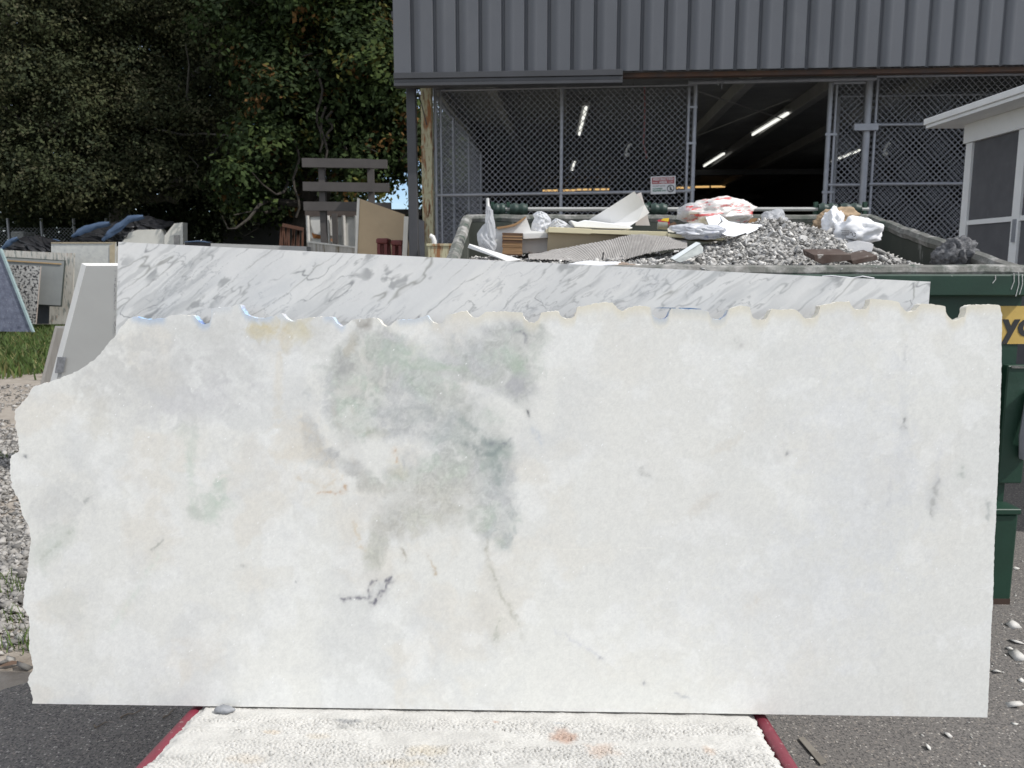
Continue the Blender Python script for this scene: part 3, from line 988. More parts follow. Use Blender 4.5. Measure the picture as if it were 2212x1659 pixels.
def carrara(x, y):
    q = np.stack([x, y], 1)
    an = R(-38)
    rx = q[:, 0] * math.cos(an) + q[:, 1] * math.sin(an) * -1
    # along / across the vein direction (veins rise to the right)
    al = q[:, 0] * math.cos(R(40)) - q[:, 1] * math.sin(R(40))
    ac = q[:, 0] * math.sin(R(40)) + q[:, 1] * math.cos(R(40))
    p = np.stack([al, ac], 1)
    wrp = np.stack([fbm(p / 0.10, 101, 4) - .5, fbm(p / 0.10 + 9, 103, 4) - .5], 1)
    pw = p + wrp * np.array([0.08, 0.028])
    base = np.tile(np.array(S(217, 216, 213)), (len(q), 1))

    def lay(m, rgb):
        nonlocal base
        base = base * (1 - m[:, None]) + np.array(S(*rgb)) * m[:, None]
    lay(0.55 * smooth(.42, .7, fbm(pw * np.array([1 / .35, 1 / .10]), 105, 5)), (204, 204, 203))
    lay(0.4 * smooth(.5, .75, fbm(p * np.array([1 / .14, 1 / .035]), 107, 4)), (194, 195, 195))
    for k, (sx, sy, wd, st, rgb, thr) in enumerate([(.26, .06, .030, .8, (126, 127, 127), .47), (.16, .036, .036, .65, (146, 146, 145), .47), (.09, .022, .045, .5, (152, 154, 157), .5), (.75, .13, .013, .8, (146, 145, 139), .40), (.5, .10, .016, .6, (150, 151, 150), .45)]):
        nn = fbm(pw * np.array([1 / sx, 1 / sy]) + 13 * k, 111 + k * 7, 4)
        rid = np.abs(nn - 0.5)
        gate = smooth(thr, thr + .14, fbm(p / np.array([.22, .12]) + 5 * k, 131 + k, 3))
        lay(np.exp(-(rid / (wd * .42)) ** 2) * gate * st, rgb)
    st_ = fbm(pw * np.array([1 / .20, 1 / .016]) + 3, 141, 4)
    lay(.36 * smooth(.58, .70, st_) * smooth(.38, .6, fbm(p / np.array([.3, .12]) + 8, 143, 3)), (150, 151, 150))
    st_ = fbm(pw * np.array([1 / .34, 1 / .03]) + 9, 145, 4)
    lay(.30 * smooth(.56, .70, st_) * smooth(.4, .62, fbm(p / np.array([.4, .2]) + 18, 147, 3)), (160, 162, 163))
    blot = smooth(.60, .74, fbm(pw * np.array([1 / .07, 1 / .03]), 151, 4)) * smooth(.5, .64, fbm(p / .16, 155, 3))
    lay(blot * .65, (130, 131, 131))
    base *= (1 + 0.05 * (fbm(q / .006, 161, 3) - .5))[:, None]
    return np.clip(base, 0, .92)


cc = carrara(cu_, cv_)
carr = T('carrara_slab', 'polished white slab with slanting grey veins leaning behind the notched slab, higher at left', 'slab', c_tl + c_dir * c_len / 2 + c_down * c_h)
put('polished_face', c_tl + cu_[:, None] * c_dir + cv_[:, None] * c_down, quads(NU2, NV2), M('polished_carrara', (0.8, 0.8, 0.8), attr=True, sc_=300, attr_var=0.03, rough=0.22, spec=0.5), carr, cols=cc, sm=False)
a, b, c, d = c_tl, c_tr, c_tr + c_down * c_h, c_tl + c_down * c_h
MB().prism([p + s_n * 0.0012 for p in (a, b, c, d)], s_n * 0.021).build('stone_body', M('white_stone', (0.82, 0.82, 0.81), rough=0.6), carr, bevel=0.001)

# ------------------------------------------------------------------ cart with carpeted bed
b_n = s_up.copy()                                   # bed is square to the slabs
BO = S0 - b_n * 0.001


def bed(u, v, h=0.0):                               # u right along slab, v towards the viewer
    return BO + s_right * u - s_n * v + b_n * h


def bed_uv(x, y):
    q = PP(x, y, BO, b_n) - BO
    return np.dot(q, s_right), -np.dot(q, s_n)


lu0, lv0 = bed_uv(425, 1531)
lu1, lv1 = bed_uv(300, 1659)
ru0, rv0 = bed_uv(1641, 1555)
ru1, rv1 = bed_uv(1690, 1659)
BU0, BU1 = (lu0 + lu1) / 2 - 0.0, (ru0 + ru1) / 2
V0, V1 = -0.62, 0.50
cart = T('slab_cart', 'maroon steel slab cart with a cream carpeted bed under the slabs', 'cart', (float(BO[0]) - 0.1, float(BO[1]) + 0.05, 0))
m_red = M('maroon_paint', (0.20, 0.025, 0.045), (0.15, 0.022, 0.036), sc_=14, rough=0.5, bump=0.0006, bsc=90, stain=[((0.33, 0.25, 0.24), 38, 0.60, 0.68), ((0.07, 0.03, 0.025), 6, .6, .75)])
nuc, nvc = 520, 300
cu2 = np.linspace(BU0, BU1, nuc)
cv2 = np.linspace(-0.05, V1, nvc)
UG, VG = np.meshgrid(cu2, cv2)
q = np.stack([UG.ravel(), VG.ravel()], 1)
lf = 0.0105
wp = q + np.stack([fbm(q / .02, 201, 2) - .5, fbm(q / .02 + 7, 203, 2) - .5], 1) * .006
d1, d2 = worley(wp / np.array([lf * 1.15, lf * .9]), 7)
loop = smooth(0.0, 0.42, d2 - d1)
crack = (1 - smooth(0.04, 0.16, d2 - d1)) * smooth(.38, .6, fbm(q / .018, 223, 3))
flat = smooth(.46, .66, fbm(q * np.array([1 / .30, 1 / .08]), 207, 5))           # trodden flat
flat = np.maximum(flat, 1 - smooth(0.02, 0.10, q[:, 1]))
hgt = (0.005 * loop - .004 * crack) * (1 - .8 * flat) + 0.006 * (fbm(q / .05, 209, 3) - .5)
for vline in (0.115, 0.30, 0.43):
    hgt -= 0.007 * np.exp(-((q[:, 1] - vline - 0.006 * (fbm(q / .06, 211, 2) - .5)) / .0035) ** 2) * smooth(.3, .55, fbm(q / .08, 213, 2))
edge_fade = np.minimum(smooth(BU0 - .001, BU0 + .03, q[:, 0] + .02 * (fbm(q / .03, 215, 3) - .5)), 1 - smooth(BU1 - .03, BU1 + .001, q[:, 0] + .02 * (fbm(q / .03, 217, 3) - .5)))
hgt = hgt * (.5 + .5 * edge_fade) - (1 - edge_fade) * .012
side_j = (fbm(np.stack([q[:, 1] / .02, q[:, 0] * 0], 1), 219, 3) - .5) * .02
qu = q[:, 0] + np.where(np.abs(q[:, 0] - BU0) < .02, side_j, 0) + np.where(np.abs(q[:, 0] - BU1) < .02, side_j, 0)
pos = BO + qu[:, None] * s_right - q[:, 1:2] * s_n + (hgt - .003)[:, None] * b_n
base = np.array(S(206, 204, 199)) * (0.84 + .26 * fbm(q / .05, 221, 5))[:, None] * (1 - .42 * crack * (1 - .8 * flat))[:, None]


def stain(cu, cv, ru, rv, rgb, st, sd):
    global base
    e = np.hypot((q[:, 0] - cu) / ru, (q[:, 1] - cv) / rv) + (fbm(q / .03, sd, 4) - .5) * 1.1
    m = (1 - smooth(.35, 1.15, e)) * st * .72
    base = base * (1 - m[:, None]) + np.array(S(*rgb)) * m[:, None]


for (x, y, ru, rv, rgb, st) in [(1218, 1590, .045, .05, (170, 120, 88), .75), (1300, 1620, .05, .045, (196, 160, 132), .5), (748, 1556, .05, .018, (128, 130, 132), .9), (742, 1568, .025, .012, (150, 150, 148), .8), (920, 1620, .07, .04, (205, 190, 160), .5),
                                  (585, 1580, .03, .015, (205, 185, 158), .5), (690, 1590, .05, .02, (208, 194, 170), .45), (540, 1640, .06, .03, (202, 186, 164), .4), (1205, 1560, .03, .012, (140, 150, 160), .6), (1530, 1620, .02, .03, (200, 160, 125), .45), (1070, 1560, .012, .008, (180, 130, 100), .6), (870, 1650, .1, .03, (200, 185, 160), .4)]:
    u_, v_ = bed_uv(x, y)
    stain(u_, v_, ru, rv, rgb, st, 230 + int(x) % 50)
put('carpet', pos, quads(nuc, nvc), M('carpet_pile', (0.7, 0.7, 0.65), attr=True, sc_=500, attr_var=0.14, rough=1.0, bump=0.001, bsc=700, spec=0.1), cart, cols=base, sm=True)
mb = MB().box8([bed(BU0 + .01, V1 - .01, -.06), bed(BU1 - .01, V1 - .01, -.06), bed(BU1 - .01, V0, -.06), bed(BU0 + .01, V0, -.06), bed(BU0 + .01, V1 - .01, -.016), bed(BU1 - .01, V1 - .01, -.016), bed(BU1 - .01, V0, -.016), bed(BU0 + .01, V0, -.016)])
mb.build('bed_board', M('bed_timber', (0.35, 0.25, 0.16), rough=0.8), cart)
MB().box8([bed(BU0, -.045, -.016), bed(BU1, -.045, -.016), bed(BU1, V0, -.016), bed(BU0, V0, -.016), bed(BU0, -.045, -.003), bed(BU1, -.045, -.003), bed(BU1, V0, -.003), bed(BU0, V0, -.003)]).build('carpet_back', M('carpet_plain', S(205, 198, 185), rough=1.0), cart)
for s_, u in ((-1, BU0 - .012), (1, BU1 + .026)):
    MB().tube([bed(u, V1 + .1, -.036), bed(u, .2, -.036), bed(u, V0, -.036)], .026, 14).build('side_rail', m_red, cart, sm=True)
for v in (V1 - .1, -.05, V0 + .06):
    MB().beam(bed(BU0 - .01, v, -.085), bed(BU1 + .02, v, -.085), .05, .04, up=b_n).build('cross_bar', m_red, cart)
for u in (BU0 + .12, BU1 - .12):
    for v in (V1 - .12, V0 + .1):
        c = bed(u, v, -.1)
        MB().tube([(c[0] - .02, c[1], .07), (c[0] + .02, c[1], .07)], .07, 18).build('wheel', M('wheel_rubber', (0.03, 0.03, 0.03), rough=0.8), cart, sm=True)
        MB().beam((c[0] - .03, c[1], .07), (c[0] - .03, c[1], c[2] + .05), .01, .05).beam((c[0] + .03, c[1], .07), (c[0] + .03, c[1], c[2] + .05), .01, .05).build('caster_fork', M('steel_grey', (0.25, 0.25, 0.25), metal=.6, rough=.5), cart)
for u in (BU0 + .22, BU1 - .22):
    a = bed(u, -(TH + .075 + .021 + .03), -.01)
    MB().beam(a, a + s_up * 1.15, .05, .05, up=s_n).build('upright', m_red, cart)
    MB().beam(a + s_up * 1.0, bed(u, V0 + .03, -.02), .04, .04, up=s_n).build('brace', m_red, cart)
# timber blocks under the higher end of the back slab
cd = c_tl + c_down * c_h
for u, nm in ((BU0 + .22, 'timber shim block under the left end of the veined slab'), (BU1 - .15, 'timber shim block under the right end of the veined slab')):
    k = (u - np.dot(cd - BO, s_right)) / np.dot(c_dir, s_right)
    pt = cd + c_dir * k
    hh = np.dot(pt - BO, b_n)
    if hh > 0.004:
        vv_ = -np.dot(pt - BO, s_n)
        q8 = [bed(u - .05, vv_ + .02, .0), bed(u + .05, vv_ + .02, .0), bed(u + .05, vv_ - .05, .0), bed(u - .05, vv_ - .05, .0)]
        tag(MB().box8(q8 + [p + b_n * hh for p in q8]).build('shim_block', M('bed_timber', (0.35, 0.25, 0.16))), nm, 'wood block', 'shim blocks on the cart')
# hardened lump of grey putty against the slab foot
c = PP(488, 1533, BO, b_n)
v, f = sphere_blob(c + b_n * .006 - s_n * .012, (.030, .018, .012), crumple(5, .3, 2.5), 3)
tag(put('putty_lump', v, f, M('grey_putty', S(150, 152, 155), S(120, 122, 126), sc_=40, rough=.6)), 'small grey putty lump on carpet at the slab foot', 'putty')
# flat stick on the asphalt
p = [PZ(x, y, 0.0) for x, y in ((1724, 1599), (1736, 1595), (1786, 1650), (1772, 1656))]
mb = MB().prism([q_ + np.array([0, 0, .004]) for q_ in p], (0, 0, .005))
tag(mb.build('wooden_stick', M('grey_wood', S(136, 130, 120), S(112, 106, 98), sc_=12, rough=.85, stretch=(1, 1, 1)), bevel=.001), 'flat grey wooden stick lying on asphalt right of the cart', 'stick')
# twigs on the asphalt at left
for k, pts in enumerate([[(505, 1552), (530, 1543), (556, 1532)], [(350, 1553), (365, 1542), (372, 1536)], [(200, 1570), (230, 1562)]]):
    pc = np.array([PZ(x, y, .006) for x, y in pts] if k else [PZ(x - 245, y - 2, .006) for x, y in pts])
    tq = np.linspace(0, 1, 9)
    pc = np.stack([np.interp(tq, np.linspace(0, 1, len(pc)), pc[:, i]) for i in range(3)], 1)
    pc[:, 1] += .012 * np.sin(tq * 7 + k) 
    mb = MB().tube(list(pc), list(np.linspace(.0032, .0014, 9)), 5)
    tag(mb.build('twig', M('twig_bark', (0.20, 0.16, 0.12), rough=.9)), ['bent dry twig on shaded asphalt near the slab corner', 'dry twig on shaded asphalt beside the cart rail', 'short dry twig on the shaded asphalt at lower left'][k], 'twig', 'twigs on the shaded asphalt')

# ------------------------------------------------------------------ warehouse
YAW = R(-3.9)
b_r = np.array([math.cos(YAW), math.sin(YAW), 0])
b_d = np.array([-math.sin(YAW), math.cos(YAW), 0])
B0 = np.array([0.0, 11.3, 0.0])
ZUP = np.array([0, 0, 1.0])


def B(u, w_, z):                       # along the front, into the building, up
    return B0 + b_r * u + b_d * w_ + ZUP * z


def BP(x, y, w_):                      # picture point on the plane w_ behind the front -> u, z
    q = PP(x, y, B0 + b_d * w_, b_d) - B0
    return float(np.dot(q, b_r)), float(q[2])


FU0 = BP(850, 80, 0)[0]
FZ0 = BP(1400, 152, 0)[1]              # lower edge of the metal front
FZ1 = FZ0 + 3.0
PW = 0.305
NP = 33
FU1 = FU0 + 0.22 + NP * PW
CEIL = 4.85
FLOOR = 1.25
BD = 34.0
m_panel = M('charcoal_metal', (0.112, 0.117, 0.130), (0.098, 0.103, 0.114), sc_=1.0, rough=0.5, spec=0.4, stain=[((0.135, 0.14, 0.15), 2.2, .56, .85), ((0.085, 0.088, 0.095), 40, .66, .74)], stretch=(.5, .5, .35), world=True)
m_trim = M('charcoal_trim', (0.055, 0.056, 0.062), (0.045, 0.046, 0.05), sc_=3, rough=0.5)
ware = T('warehouse', 'open-fronted warehouse with charcoal ribbed metal front above chain-link', 'building', B(FU0 + 5, 0.2, 0))
# one ribbed sheet: pan halves tilted to shade light and dark, a narrow groove at its left edge
prof = [(0.0, 0.0), (0.013, 0.052), (0.050, 0.052), (0.058, 0.0), (0.172, 0.010), (0.178, 0.010), (0.305, 0.0)]
V, F = [], []
for k, z in enumerate((FZ0, FZ1)):
    for x, dpt in prof:
        V.append(b_r * x + b_d * dpt + ZUP * (z - FZ0))
npf = len(prof)
F = np.array([(i, i + 1, npf + i + 1, npf + i) for i in range(npf - 1)])
pan_me = mesh_np(np.array(V), F)
pan_me.materials.append(m_panel)
for k in range(NP):
    link('metal_panel', pan_me, None, ware, tuple(B(FU0 + .22 + k * PW, 0, FZ0) - ORG[ware.name]))
MB().box8([B(FU0, -.005, FZ0), B(FU0 + .22, -.005, FZ0), B(FU0 + .22, .2, FZ0), B(FU0, .2, FZ0), B(FU0, -.005, FZ1), B(FU0 + .22, -.005, FZ1), B(FU0 + .22, .2, FZ1), B(FU0, .2, FZ1)]).build('corner_trim', m_panel, ware)
MB().box8([B(FU0 + .1, .06, FZ0 + .01), B(FU1, .06, FZ0 + .01), B(FU1, .09, FZ0 + .01), B(FU0 + .1, .09, FZ0 + .01), B(FU0 + .1, .06, FZ1), B(FU1, .06, FZ1), B(FU1, .09, FZ1), B(FU0 + .1, .09, FZ1)]).build('front_backing', m_trim, ware)
tu = BP(1345, 165, -.03)[0]
g0 = FZ0
for k, (z0, z1, o_) in enumerate([(g0 - .065, g0 + .012, .05), (g0 - .115, g0 - .068, .03), (g0 - .16, g0 - .118, .045)]):
    MB().box8([B(FU0 - .0, -o_, z0), B(tu, -o_, z0), B(tu, .12, z0), B(FU0, .12, z0), B(FU0, -o_, z1), B(tu, -o_, z1), B(tu, .12, z1), B(FU0, .12, z1)]).build('gutter_fold', m_trim, ware, bevel=.004)
MB().box8([B(tu + .01, .1, g0 - .06), B(FU1, .1, g0 - .06), B(FU1, .22, g0 - .06), B(tu + .01, .22, g0 - .06), B(tu + .01, .1, g0 - .004), B(FU1, .1, g0 - .004), B(FU1, .22, g0 - .004), B(tu + .01, .22, g0 - .004)]).build('rusty_lintel', M('rusty_steel', (0.10, 0.05, 0.03), (0.06, 0.045, 0.04), sc_=4, rough=.8), ware)
# roof sheet / ceiling, purlins, rafters
RU0, RU1 = FU0 - .05, FU1 + .4
m_ceil = M('ceiling_sheet', (0.30, 0.30, 0.305), (0.25, 0.25, 0.255), sc_=2, rough=.7)
V, F = [], []
n_r = 120
ws = np.linspace(.12, BD, n_r * 3)
for i, w_ in enumerate(ws):
    dz = .03 * (i % 3 == 0)
    V += [B(RU0, w_, CEIL + dz), B(RU1, w_, CEIL + dz)]
F = np.array([(2 * i, 2 * i + 1, 2 * i + 3, 2 * i + 2) for i in range(len(ws) - 1)])
put('ceiling_sheet', V, F, m_ceil, ware)
MB().box8([B(RU0, .12, CEIL + .12), B(RU1, .12, CEIL + .12), B(RU1, BD, CEIL + .12), B(RU0, BD, CEIL + .12), B(RU0, .12, CEIL + .2), B(RU1, .12, CEIL + .2), B(RU1, BD, CEIL + .2), B(RU0, BD, CEIL + .2)]).build('roof', m_trim, ware)
m_raft = M('grey_steel_paint', (0.42, 0.41, 0.40), (0.36, 0.355, 0.35), sc_=3, rough=.6)
for x, y in ((1215, 240), (1500, 290), (1075, 210), (1700, 245), (1950, 200), (960, 215)):
    q = PP(x, y, np.array([0, 0, CEIL - .12]), ZUP) - B0
    u = float(np.dot(q, b_r))
    MB().beam(B(u, .4, CEIL - .12), B(u, BD - .3, CEIL - .12), .16, .22).build('rafter', m_raft, ware)
for w_ in (14.5, 24.0):
    MB().beam(B(RU0 + .2, w_, CEIL - .42), B(RU1 - .2, w_, CEIL - .42), .14, .16).build('cross_beam', m_trim, ware)
for a, b in (((1500, 195), (1700, 260)), ((1490, 300), (1705, 215))):
    pa, pb = PP(a[0], a[1], np.array([0, 0, CEIL - .3]), ZUP), PP(b[0], b[1], np.array([0, 0, CEIL - .3]), ZUP)
    MB().tube([pa, pb], .012, 6).build('brace_rod', m_raft, ware)
m_conc = M('concrete', (0.33, 0.32, 0.30), (0.27, 0.26, 0.25), sc_=3, rough=.9, bump=.002, bsc=30)
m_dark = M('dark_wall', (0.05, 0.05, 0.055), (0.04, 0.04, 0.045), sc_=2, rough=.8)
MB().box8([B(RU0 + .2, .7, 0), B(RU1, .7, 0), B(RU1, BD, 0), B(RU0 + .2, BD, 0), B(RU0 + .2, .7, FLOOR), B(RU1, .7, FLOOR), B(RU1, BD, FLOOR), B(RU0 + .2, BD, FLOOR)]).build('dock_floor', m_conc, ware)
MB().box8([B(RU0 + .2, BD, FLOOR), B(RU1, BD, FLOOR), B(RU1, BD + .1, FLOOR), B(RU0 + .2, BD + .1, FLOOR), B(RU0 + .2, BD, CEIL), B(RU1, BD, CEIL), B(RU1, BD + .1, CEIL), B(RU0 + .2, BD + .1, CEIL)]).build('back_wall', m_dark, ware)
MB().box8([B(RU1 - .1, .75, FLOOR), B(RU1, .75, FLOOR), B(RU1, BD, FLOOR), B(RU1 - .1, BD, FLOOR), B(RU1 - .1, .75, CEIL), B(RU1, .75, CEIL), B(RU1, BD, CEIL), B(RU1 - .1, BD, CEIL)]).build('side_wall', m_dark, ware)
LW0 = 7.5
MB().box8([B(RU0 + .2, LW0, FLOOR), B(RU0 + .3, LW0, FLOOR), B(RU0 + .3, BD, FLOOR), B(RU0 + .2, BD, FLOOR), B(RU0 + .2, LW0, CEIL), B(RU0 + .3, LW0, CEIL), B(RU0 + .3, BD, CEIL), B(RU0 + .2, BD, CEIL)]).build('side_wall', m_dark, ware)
# back of the hall: partition with a window band
u0, z0 = BP(1500, 455, 26)
u1, z1 = BP(1565, 422, 26)
part = T('interior_office', 'dim grey office partition with window at the back of the hall', 'partition', B((u0 + u1) / 2, 26, FLOOR))
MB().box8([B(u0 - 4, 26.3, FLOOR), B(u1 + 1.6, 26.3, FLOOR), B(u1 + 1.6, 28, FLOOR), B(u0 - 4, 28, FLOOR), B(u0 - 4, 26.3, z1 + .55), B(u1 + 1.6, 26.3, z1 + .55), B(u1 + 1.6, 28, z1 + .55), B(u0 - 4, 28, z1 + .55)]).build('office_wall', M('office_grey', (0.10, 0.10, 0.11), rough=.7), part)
MB().box8([B(u0 - .3, 26.22, z0), B(u1, 26.22, z0), B(u1, 26.3, z0), B(u0 - .3, 26.3, z0), B(u0 - .3, 26.22, z1), B(u1, 26.22, z1), B(u1, 26.3, z1), B(u0 - .3, 26.3, z1)]).build('window_pane', M('office_glass', (0.16, 0.18, 0.17), rough=.15), part)
MB().box8([B(u1 + .3, 26.2, FLOOR), B(u1 + .7, 26.2, FLOOR), B(u1 + .7, 26.3, FLOOR), B(u1 + .3, 26.3, FLOOR), B(u1 + .3, 26.2, z1 + .3), B(u1 + .7, 26.2, z1 + .3), B(u1 + .7, 26.3, z1 + .3), B(u1 + .3, 26.3, z1 + .3)]).build('door_post', M('office_post', (0.2, 0.2, 0.2)), part)

# fluorescent battens, each with two tubes in line
m_tube = M('lamp_tube', (0.8, 0.8, 0.8), emis=(1.0, 1.0, 0.92, 1.05))
m_tubew = M('warm_lamp_tube', (0.8, 0.7, 0.5), emis=(1.0, 0.62, 0.24, 0.75))
m_fix = M('lamp_housing', (0.5, 0.5, 0.5), rough=.5)
ZL = CEIL - .22


def batten(name, label, a, b, hang, m_t=m_tube, r=.028, group='lit ceiling lamps inside the hall'):
    a, b = np.array(a), np.array(b)
    t = T(name, label, 'ceiling lamp', tuple((a + b) / 2 - ZUP * r), group)
    MB().beam(a + ZUP * (r + .035), b + ZUP * (r + .035), .14, .06).build('housing', m_fix, t)
    mid = (a + b) / 2
    d = (b - a) / np.linalg.norm(b - a)
    MB().tube([a, mid - d * .04], r, 8).build('lamp_tube', m_t, t, sm=True)
    MB().tube([mid + d * .04, b], r, 8).build('lamp_tube', m_t, t, sm=True)
    for e in (a + d * .2, b - d * .2):
        MB().tube([e + ZUP * (r + .06), e + ZUP * hang], .006, 5).build('hanger', m_fix, t)
    return t


def ceil_pt(x, y, z=ZL):
    return PP(x, y, np.array([0, 0, z]), ZUP)


for (xa, ya, xb, yb, lab) in [(1626, 291, 1702, 245, 'lit white tube lamp under the hall ceiling, largest one in the open gateway'),
                              (1521, 359, 1564, 332, 'smaller lit tube lamp deeper in the open gateway'),
                              (1251, 291, 1266, 232, 'lit tube lamp behind the left chain-link panel, seen almost end on'),
                              (1233, 378, 1241, 350, 'short lit tube lamp lower behind the left chain-link panel'),
                              (1797, 349, 1857, 325, 'lit tube lamp behind the narrow chain-link panel'),
                              (2047, 300, 2090, 283, 'lit lamp behind right chain-link panel beside the white booth')]:
    batten('tube_lamp', lab, ceil_pt(xa, ya), ceil_pt(xb, yb), .2)
for (xa, xb, y, lab) in [(1172, 1243, 411.5, 'dim orange tube lamp far back left of the fence post'), (1243, 1316, 409.5, 'orange tube lamp far back right of the fence post'), (1462, 1497, 405.5, 'orange tube lamp far back beside the warning sign'), (1502, 1566, 403.5, 'orange tube lamp far back across the open gateway')]:
    pa, pb = P(xa, y + .5, 32.0), P(xb, y - .5, 32.0)
    batten('warm_lamp', lab, pa, pb, CEIL - pa[2], m_tubew, .035, 'orange lamps at the back of the hall')

# columns at the left corner
m_rustcol = M('rusty_cream_paint', (0.47, 0.44, 0.28), (0.42, 0.40, 0.27), sc_=3, rough=.7, bump=.001, bsc=40, stretch=(1.6, 1.6, .35),
              stain=[((0.27, 0.12, 0.045), 6.5, .50, .59), ((0.13, 0.05, 0.02), 10.0, .54, .62)])
cw = .75
u0, _ = BP(911.5, 400, cw)
u1, _ = BP(934, 400, cw)
rc_ = T('rusty_column', 'cream painted steel column streaked with rust at the warehouse corner', 'column', B((u0 + u1) / 2, cw, 0))
zb = [0, BP(920, 415, cw)[1], BP(920, 318, cw)[1], FZ0 + .1]
for k in range(3):
    MB().box8([B(u0, cw, zb[k] + .008), B(u1, cw, zb[k] + .008), B(u1, cw + .15, zb[k] + .008), B(u0, cw + .15, zb[k] + .008), B(u0, cw, zb[k + 1] - .008), B(u1, cw, zb[k + 1] - .008), B(u1, cw + .15, zb[k + 1] - .008), B(u0, cw + .15, zb[k + 1] - .008)]).build('column_section', m_rustcol, rc_, bevel=.006)
    if k:
        MB().box8([B(u0 - .008, cw - .008, zb[k] - .02), B(u1 + .008, cw - .008, zb[k] - .02), B(u1 + .008, cw + .158, zb[k] - .02), B(u0 - .008, cw + .158, zb[k] - .02), B(u0 - .008, cw - .008, zb[k] + .02), B(u1 + .008, cw - .008, zb[k] + .02), B(u1 + .008, cw + .158, zb[k] + .02), B(u0 - .008, cw + .158, zb[k] + .02)]).build('clamp_band', m_rustcol, rc_)
u0, _ = BP(881, 400, .3)
u1, _ = BP(900, 400, .3)
dp = T('dark_post', 'dark charcoal steel downpipe post left of the rusty column', 'post', B((u0 + u1) / 2, .3, 0))
MB().box8([B(u0, .3, 0), B(u1, .3, 0), B(u1, .42, 0), B(u0, .42, 0), B(u0, .3, FZ0 - .02), B(u1, .3, FZ0 - .02), B(u1, .42, FZ0 - .02), B(u0, .42, FZ0 - .02)]).build('post_shaft', m_trim, dp, bevel=.005)
MB().tube([B(u1, .36, FZ0 - .05), B(u1 + .04, .5, FZ0 - .25), B(u1 + .09, .7, FZ0 - .55)], .008, 5).build('stay_wire', m_trim, dp)
# cream rusted steel box in front of the fence
q0, q1 = P(924, 527, 10.6), P(1014, 560, 10.6)
bx = T('rusted_steel_box', 'pale khaki steel box with rust streaks beside the rusty column', 'box', ((q0[0] + q1[0]) / 2, 10.6, 0))
MB().box((q0[0], 10.6, .0), (q1[0] + .3, 11.4, q0[2])).build('box_body', m_rustcol, bx, bevel=.008)
MB().box((q0[0] - .02, 10.585, q0[2] - .03), (q1[0] + .32, 11.42, q0[2] + .004)).build('box_lid', m_rustcol, bx, bevel=.006)
MB().box((q0[0] + .28, 10.592, .1), (q0[0] + .30, 10.6, q0[2] - .03)).build('rust_seam', M('rust_orange', (0.22, 0.085, 0.02), rough=.9), bx)
# white pipe elbow beside the column
c = P(938, 520, 11.6)
mb = MB().tube([c + np.array([0, 0, -1.0]), c + np.array([0, 0, 0]), c + np.array([-.02, 0, .05]), c + np.array([-.06, 0, .07])], .035, 10)
tag(mb.build('white_pipe', M('white_pvc', (0.78, 0.78, 0.76), rough=.5), sm=True), 'white plastic pipe elbow standing beside the rusty column', 'pipe')

# ------------------------------------------------------------------ chain-link
m_galv = M('galvanised', (0.36, 0.37, 0.40), (0.30, 0.31, 0.34), sc_=8, rough=.5, metal=.35)
m_wire = M('galvanised_wire', (0.34, 0.35, 0.38), (0.27, 0.28, 0.31), sc_=6, rough=.6, metal=.0)


def chain(name, fn, a0, a1, z0, z1, parent, cell=.088, r=.0056, top=None):
    """woven mesh between a0..a1 (along) and z0..z1; fn(a, z, off) -> world; top(a) may lower the upper edge"""
    V, F = [], []
    H = z1 - z0
    for sg in (1, -1):
        st = a0 - H if sg > 0 else a0
        en = a1 if sg > 0 else a1 + H
        k = math.floor(st / cell) * cell
        while k < en:
            # a = k + sg*(z - z0)
            zs = z0 + max(0, (a0 - k) if sg > 0 else (k - a1))
            ze = z0 + min(H, (a1 - k) if sg > 0 else (k - a0))
            if ze - zs > .02:
                pa, pb = fn(k + sg * (zs - z0), zs, .003 * sg), fn(k + sg * (ze - z0), ze, .003 * sg)
                d = pb - pa
                d /= np.linalg.norm(d)
                nrm_ = np.cross(d, fn(0, 0, 1) - fn(0, 0, 0))
                nrm_ /= np.linalg.norm(nrm_)
                o_ = fn(0, 0, 1) - fn(0, 0, 0)
                i0 = len(V)
                for e in (pa, pb):
                    for t_ in (0, 2.094, 4.189):
                        V.append(e + r * (math.cos(t_) * nrm_ + math.sin(t_) * o_))
                F += [(i0, i0 + 1, i0 + 4, i0 + 3), (i0 + 1, i0 + 2, i0 + 5, i0 + 4), (i0 + 2, i0, i0 + 3, i0 + 5)]
            k += cell
    o = put(name, np.array(V), np.array(F), m_wire, parent)
    o['kind'] = 'stuff'
    return o


FW = .95
fz = lambda a, z, off: B(a, FW + off, z)


def pipe(name, parent, p, r=.024, n=10):
    return MB().tube(p, r, n).build(name, m_galv, parent, sm=True)


ua, zt = BP(940, 197, FW)
um = BP(1213, 300, FW)[0]
ub = BP(1494, 300, FW)[0]
zr = BP(1213, 421, FW)[1]
z_lo = FLOOR + .02
f1 = T('chain_link_gate', 'wide chain-link panel between the rusty column and the open gateway', 'fence', B((ua + ub) / 2, FW, FLOOR))
chain('chain_link_mesh', fz, ua, ub, z_lo, zt, f1)
pipe('frame_post', f1, [B(ua, FW - .03, FLOOR), B(ua, FW - .03, zt + .05)], .026)
pipe('frame_post', f1, [B(ua + .08, FW - .035, FLOOR), B(ua + .08, FW - .035, zt)], .018)
pipe('frame_post', f1, [B(um, FW - .03, FLOOR), B(um, FW - .03, zt + .02)], .026)
pipe('frame_post', f1, [B(ub + .03, FW - .03, FLOOR), B(ub + .03, FW - .03, zt + .05)], .03)
pipe('frame_post', f1, [B(ub - .06, FW - .035, FLOOR), B(ub - .06, FW - .035, zt)], .02)
